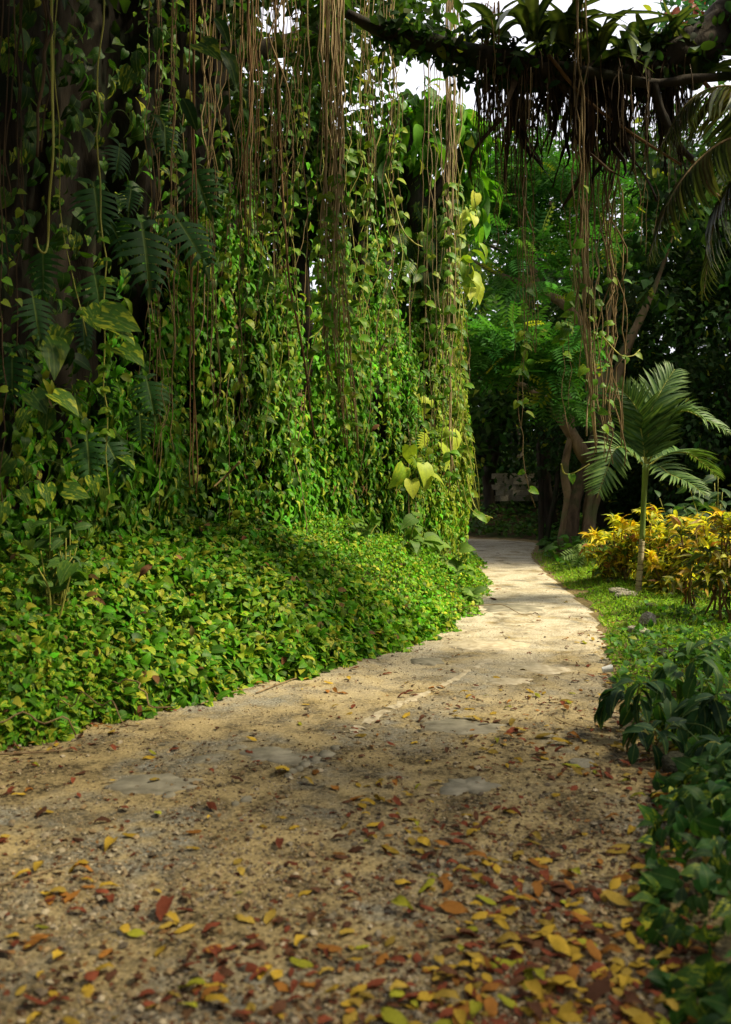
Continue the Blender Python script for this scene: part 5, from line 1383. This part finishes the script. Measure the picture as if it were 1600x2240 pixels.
prob = (.10 + .40 * right * sstep(13, 7.5, g[:, 1])) * (.45 + .9 * sstep(.40, .62, fbm(g[:, 0] * 1.7, g[:, 1] * 1.7, seed=123))) * (1 - .45 * sstep(7, 11, g[:, 1]))
prob += .8 * np.exp(-(dl / .22) ** 2) + .5 * np.exp(-(dr / .25) ** 2)
k = (rng.random(N) < prob) & ((sl < 0) | (dl < .15)) & ((sr > 0) | (dr < .5))
g = g[k]; N = len(g)
kind = rng.choice(len(KINDS), N, p=np.array([w_ for *_, w_ in KINDS]) / sum(w_ for *_, w_ in KINDS))
sz = rng.uniform(.04, .098, N) * np.where(kind >= 4, .9, 1.0); sz[rng.random(N) < .04] *= 1.6
zz = road_z(g[:, 0], g[:, 1])
order = np.argsort(-(sz / g[:, 1] ** 1.3))
R = frames(nrm(rng.normal(size=(N, 3)) * [1, 1, .08]), nrm(np.array([0, 0, 1.0]) + rng.normal(size=(N, 3)) * .16))
where = ['in the shaded foreground', 'on the middle of the road', 'along the road edge']
for i in order[:300]:
    nm = KINDS[kind[i]][0]; gx_, gy_ = float(g[i, 0]), float(g[i, 1])
    u_ = 800 + gx_ / gy_ * F; v_ = HOR + EYE / gy_ * F
    row = ['at the very bottom of the picture', 'just above the bottom edge', 'low on the near road', 'in the lower middle of the road', 'halfway up the near road', 'on the upper near road', 'before the grey patches', 'far up the road'][sum(v_ < t_ for t_ in (2190, 2120, 2040, 1950, 1840, 1740, 1620))]
    colm = ['at the left edge', 'at far left', 'well left', 'left of centre', 'just left of centre', 'at centre', 'just right of centre', 'right of centre', 'well right', 'at far right'][sum(u_ > t_ for t_ in (110, 260, 420, 580, 740, 880, 1020, 1160, 1290))]
    single('fallen_leaf', random.choice(LM[kind[i]]), '%s %s leaf lying %s, %s' % ('large' if sz[i] > .09 else 'middling' if sz[i] > .065 else 'small', nm, colm, row), 'leaf', mat4(R[i], float(sz[i]), (gx_, gy_, zz[i] + .004)), group='fallen leaves lying on the road')
rest = order[300:]
vs1 = []; off = 0; VV, FF, UU, CC = [], [], [], []
for j in range(len(LV)):
    kk = rest[j::len(LV)]
    cc_ = np.array([list(KINDS[kind[i]][1]) + [0.0] for i in kk]) * rng.uniform(.55, 1.2, (len(kk), 1))
    a_ = merged(LV[j], np.column_stack([g[kk], zz[kk] + .004]), R[kk], sz[kk], cc_)
    VV.append(a_[0]); FF.append(a_[1] + off); UU.append(a_[2]); CC.append(a_[3]); off += len(a_[0])
# crumbled bits of leaf
nb = 15000
pyb = 1190 + 1100 * rng.random(nb) ** .7; pxb = rng.uniform(-60, 1560, nb)
gb = np.array([G(a_, b_) for a_, b_ in zip(pxb, pyb)])
dl, sl, _ = poly_dist(gb[:, 0], gb[:, 1], LEFT_L); dr, sr, _ = poly_dist(gb[:, 0], gb[:, 1], RIGHT_L)
pb_ = .18 + .5 * sstep(-1.6, 1.4, gb[:, 0] - .12 * gb[:, 1]) * sstep(9, 4.5, gb[:, 1]) + 2 * np.exp(-(dl / .3) ** 2) + np.exp(-(dr / .3) ** 2)
kk = (rng.random(nb) < pb_) & ((sl < 0) | (dl < .2)) & ((sr > 0) | (dr < .6)); gb = gb[kk]; nb = len(gb)
Rb = frames(nrm(rng.normal(size=(nb, 3)) * [1, 1, .1]), nrm(np.array([0, 0, 1.0]) + rng.normal(size=(nb, 3)) * .25))
cb = np.array([[.16, .055, .028, 0], [.11, .06, .03, 0], [.24, .13, .05, 0], [.07, .04, .025, 0]])[rng.integers(0, 4, nb)] * rng.uniform(.6, 1.3, (nb, 1))
a_ = merged(QUADL, np.column_stack([gb, road_z(gb[:, 0], gb[:, 1]) + .004]), Rb, rng.uniform(.012, .045, nb), cb)
VV.append(a_[0]); FF.append(a_[1] + off); UU.append(a_[2]); CC.append(a_[3])
single('leaf_litter', mesh_of('leaf_litter', np.vstack(VV), np.vstack(FF), M_FALL, np.vstack(UU), np.vstack(CC)), 'scattered smaller fallen leaves and crumbs of leaf over the road', 'leaf litter', kind='stuff')
# pebbles
n = 30000
py = 1230 + 1060 * rng.random(n) ** .55; px = rng.uniform(-60, 1560, n)
g = np.array([G(a_, b_) for a_, b_ in zip(px, py)])
k = on_road(g[:, 0], g[:, 1]) & (rng.random(n) < .25 + .9 * (fbm(g[:, 0] * 1.6, g[:, 1] * 1.6, seed=131) > .47)); g = g[k]; n = len(g)
oc = np.array([(1, 0, 0), (-.9, .2, 0), (0, 1, 0), (.1, -.9, 0), (.1, 0, .7), (0, 0, -.6), (.6, .6, .35), (-.6, -.5, .4)], float)
of = np.array([(0, 6, 4), (6, 2, 4), (2, 1, 4), (1, 7, 4), (7, 3, 4), (3, 0, 4), (0, 2, 6), (1, 3, 7), (0, 5, 2), (2, 5, 1), (1, 5, 3), (3, 5, 0)])
s_ = rng.uniform(.003, .009, n) * (1 + 1.6 * (rng.random(n) < .05))
cg = np.array([(.27, .20, .11), (.18, .15, .10), (.36, .30, .20), (.11, .085, .055), (.24, .165, .08)])[rng.integers(0, 5, n)] * rng.uniform(.7, 1.25, (n, 1))
R = frames(rng.normal(size=(n, 3)) * [1, 1, .2], np.array([0, 0, 1.0]) + rng.normal(size=(n, 3)) * .3)
V, Fc, U, C = merged((oc, of, np.zeros((8, 2))), np.column_stack([g, road_z(g[:, 0], g[:, 1]) + s_ * .2]), R, s_, np.column_stack([cg, np.ones(n)]))
single('gravel', mesh_of('gravel', V, Fc, M_PEB, U, C, False), 'loose gravel strewn over the road', 'gravel', kind='stuff')
# sticks
for pix, r, lab in [([(-10, 1660), (60, 1657), (130, 1650), (165, 1640)], .008, 'long dry palm stalk lying at the left edge of the road'), ([(0, 1945), (80, 1920), (170, 1893), (270, 1900)], .004, 'thin pale straw lying across the left of the near road'), ([(1215, 1575), (1250, 1590), (1300, 1600)], .004, 'thin twig lying with the big brown leaf at the right road edge'), ([(440, 1545), (500, 1520), (560, 1508)], .006, 'dry twig along the foot of the creeper bank'), ([(560, 1520), (640, 1490), (700, 1476)], .006, 'dry stalk further along the foot of the bank'), ([(870, 1400), (930, 1378), (980, 1355)], .006, 'thin twig at the foot of the bank near the bend')]:
    q = spline(np.array([onto(a_, b_) + [0, 0, .012 + r] for a_, b_ in pix]), 18)
    single('twig', tube_mesh('twig', q, np.linspace(r, r * .5, 18), M_TWIG, 6, .2, 4), lab, 'twig')
print('objects', len(bpy.data.objects), 'tris', sum(len(m.polygons) for m in bpy.data.meshes))
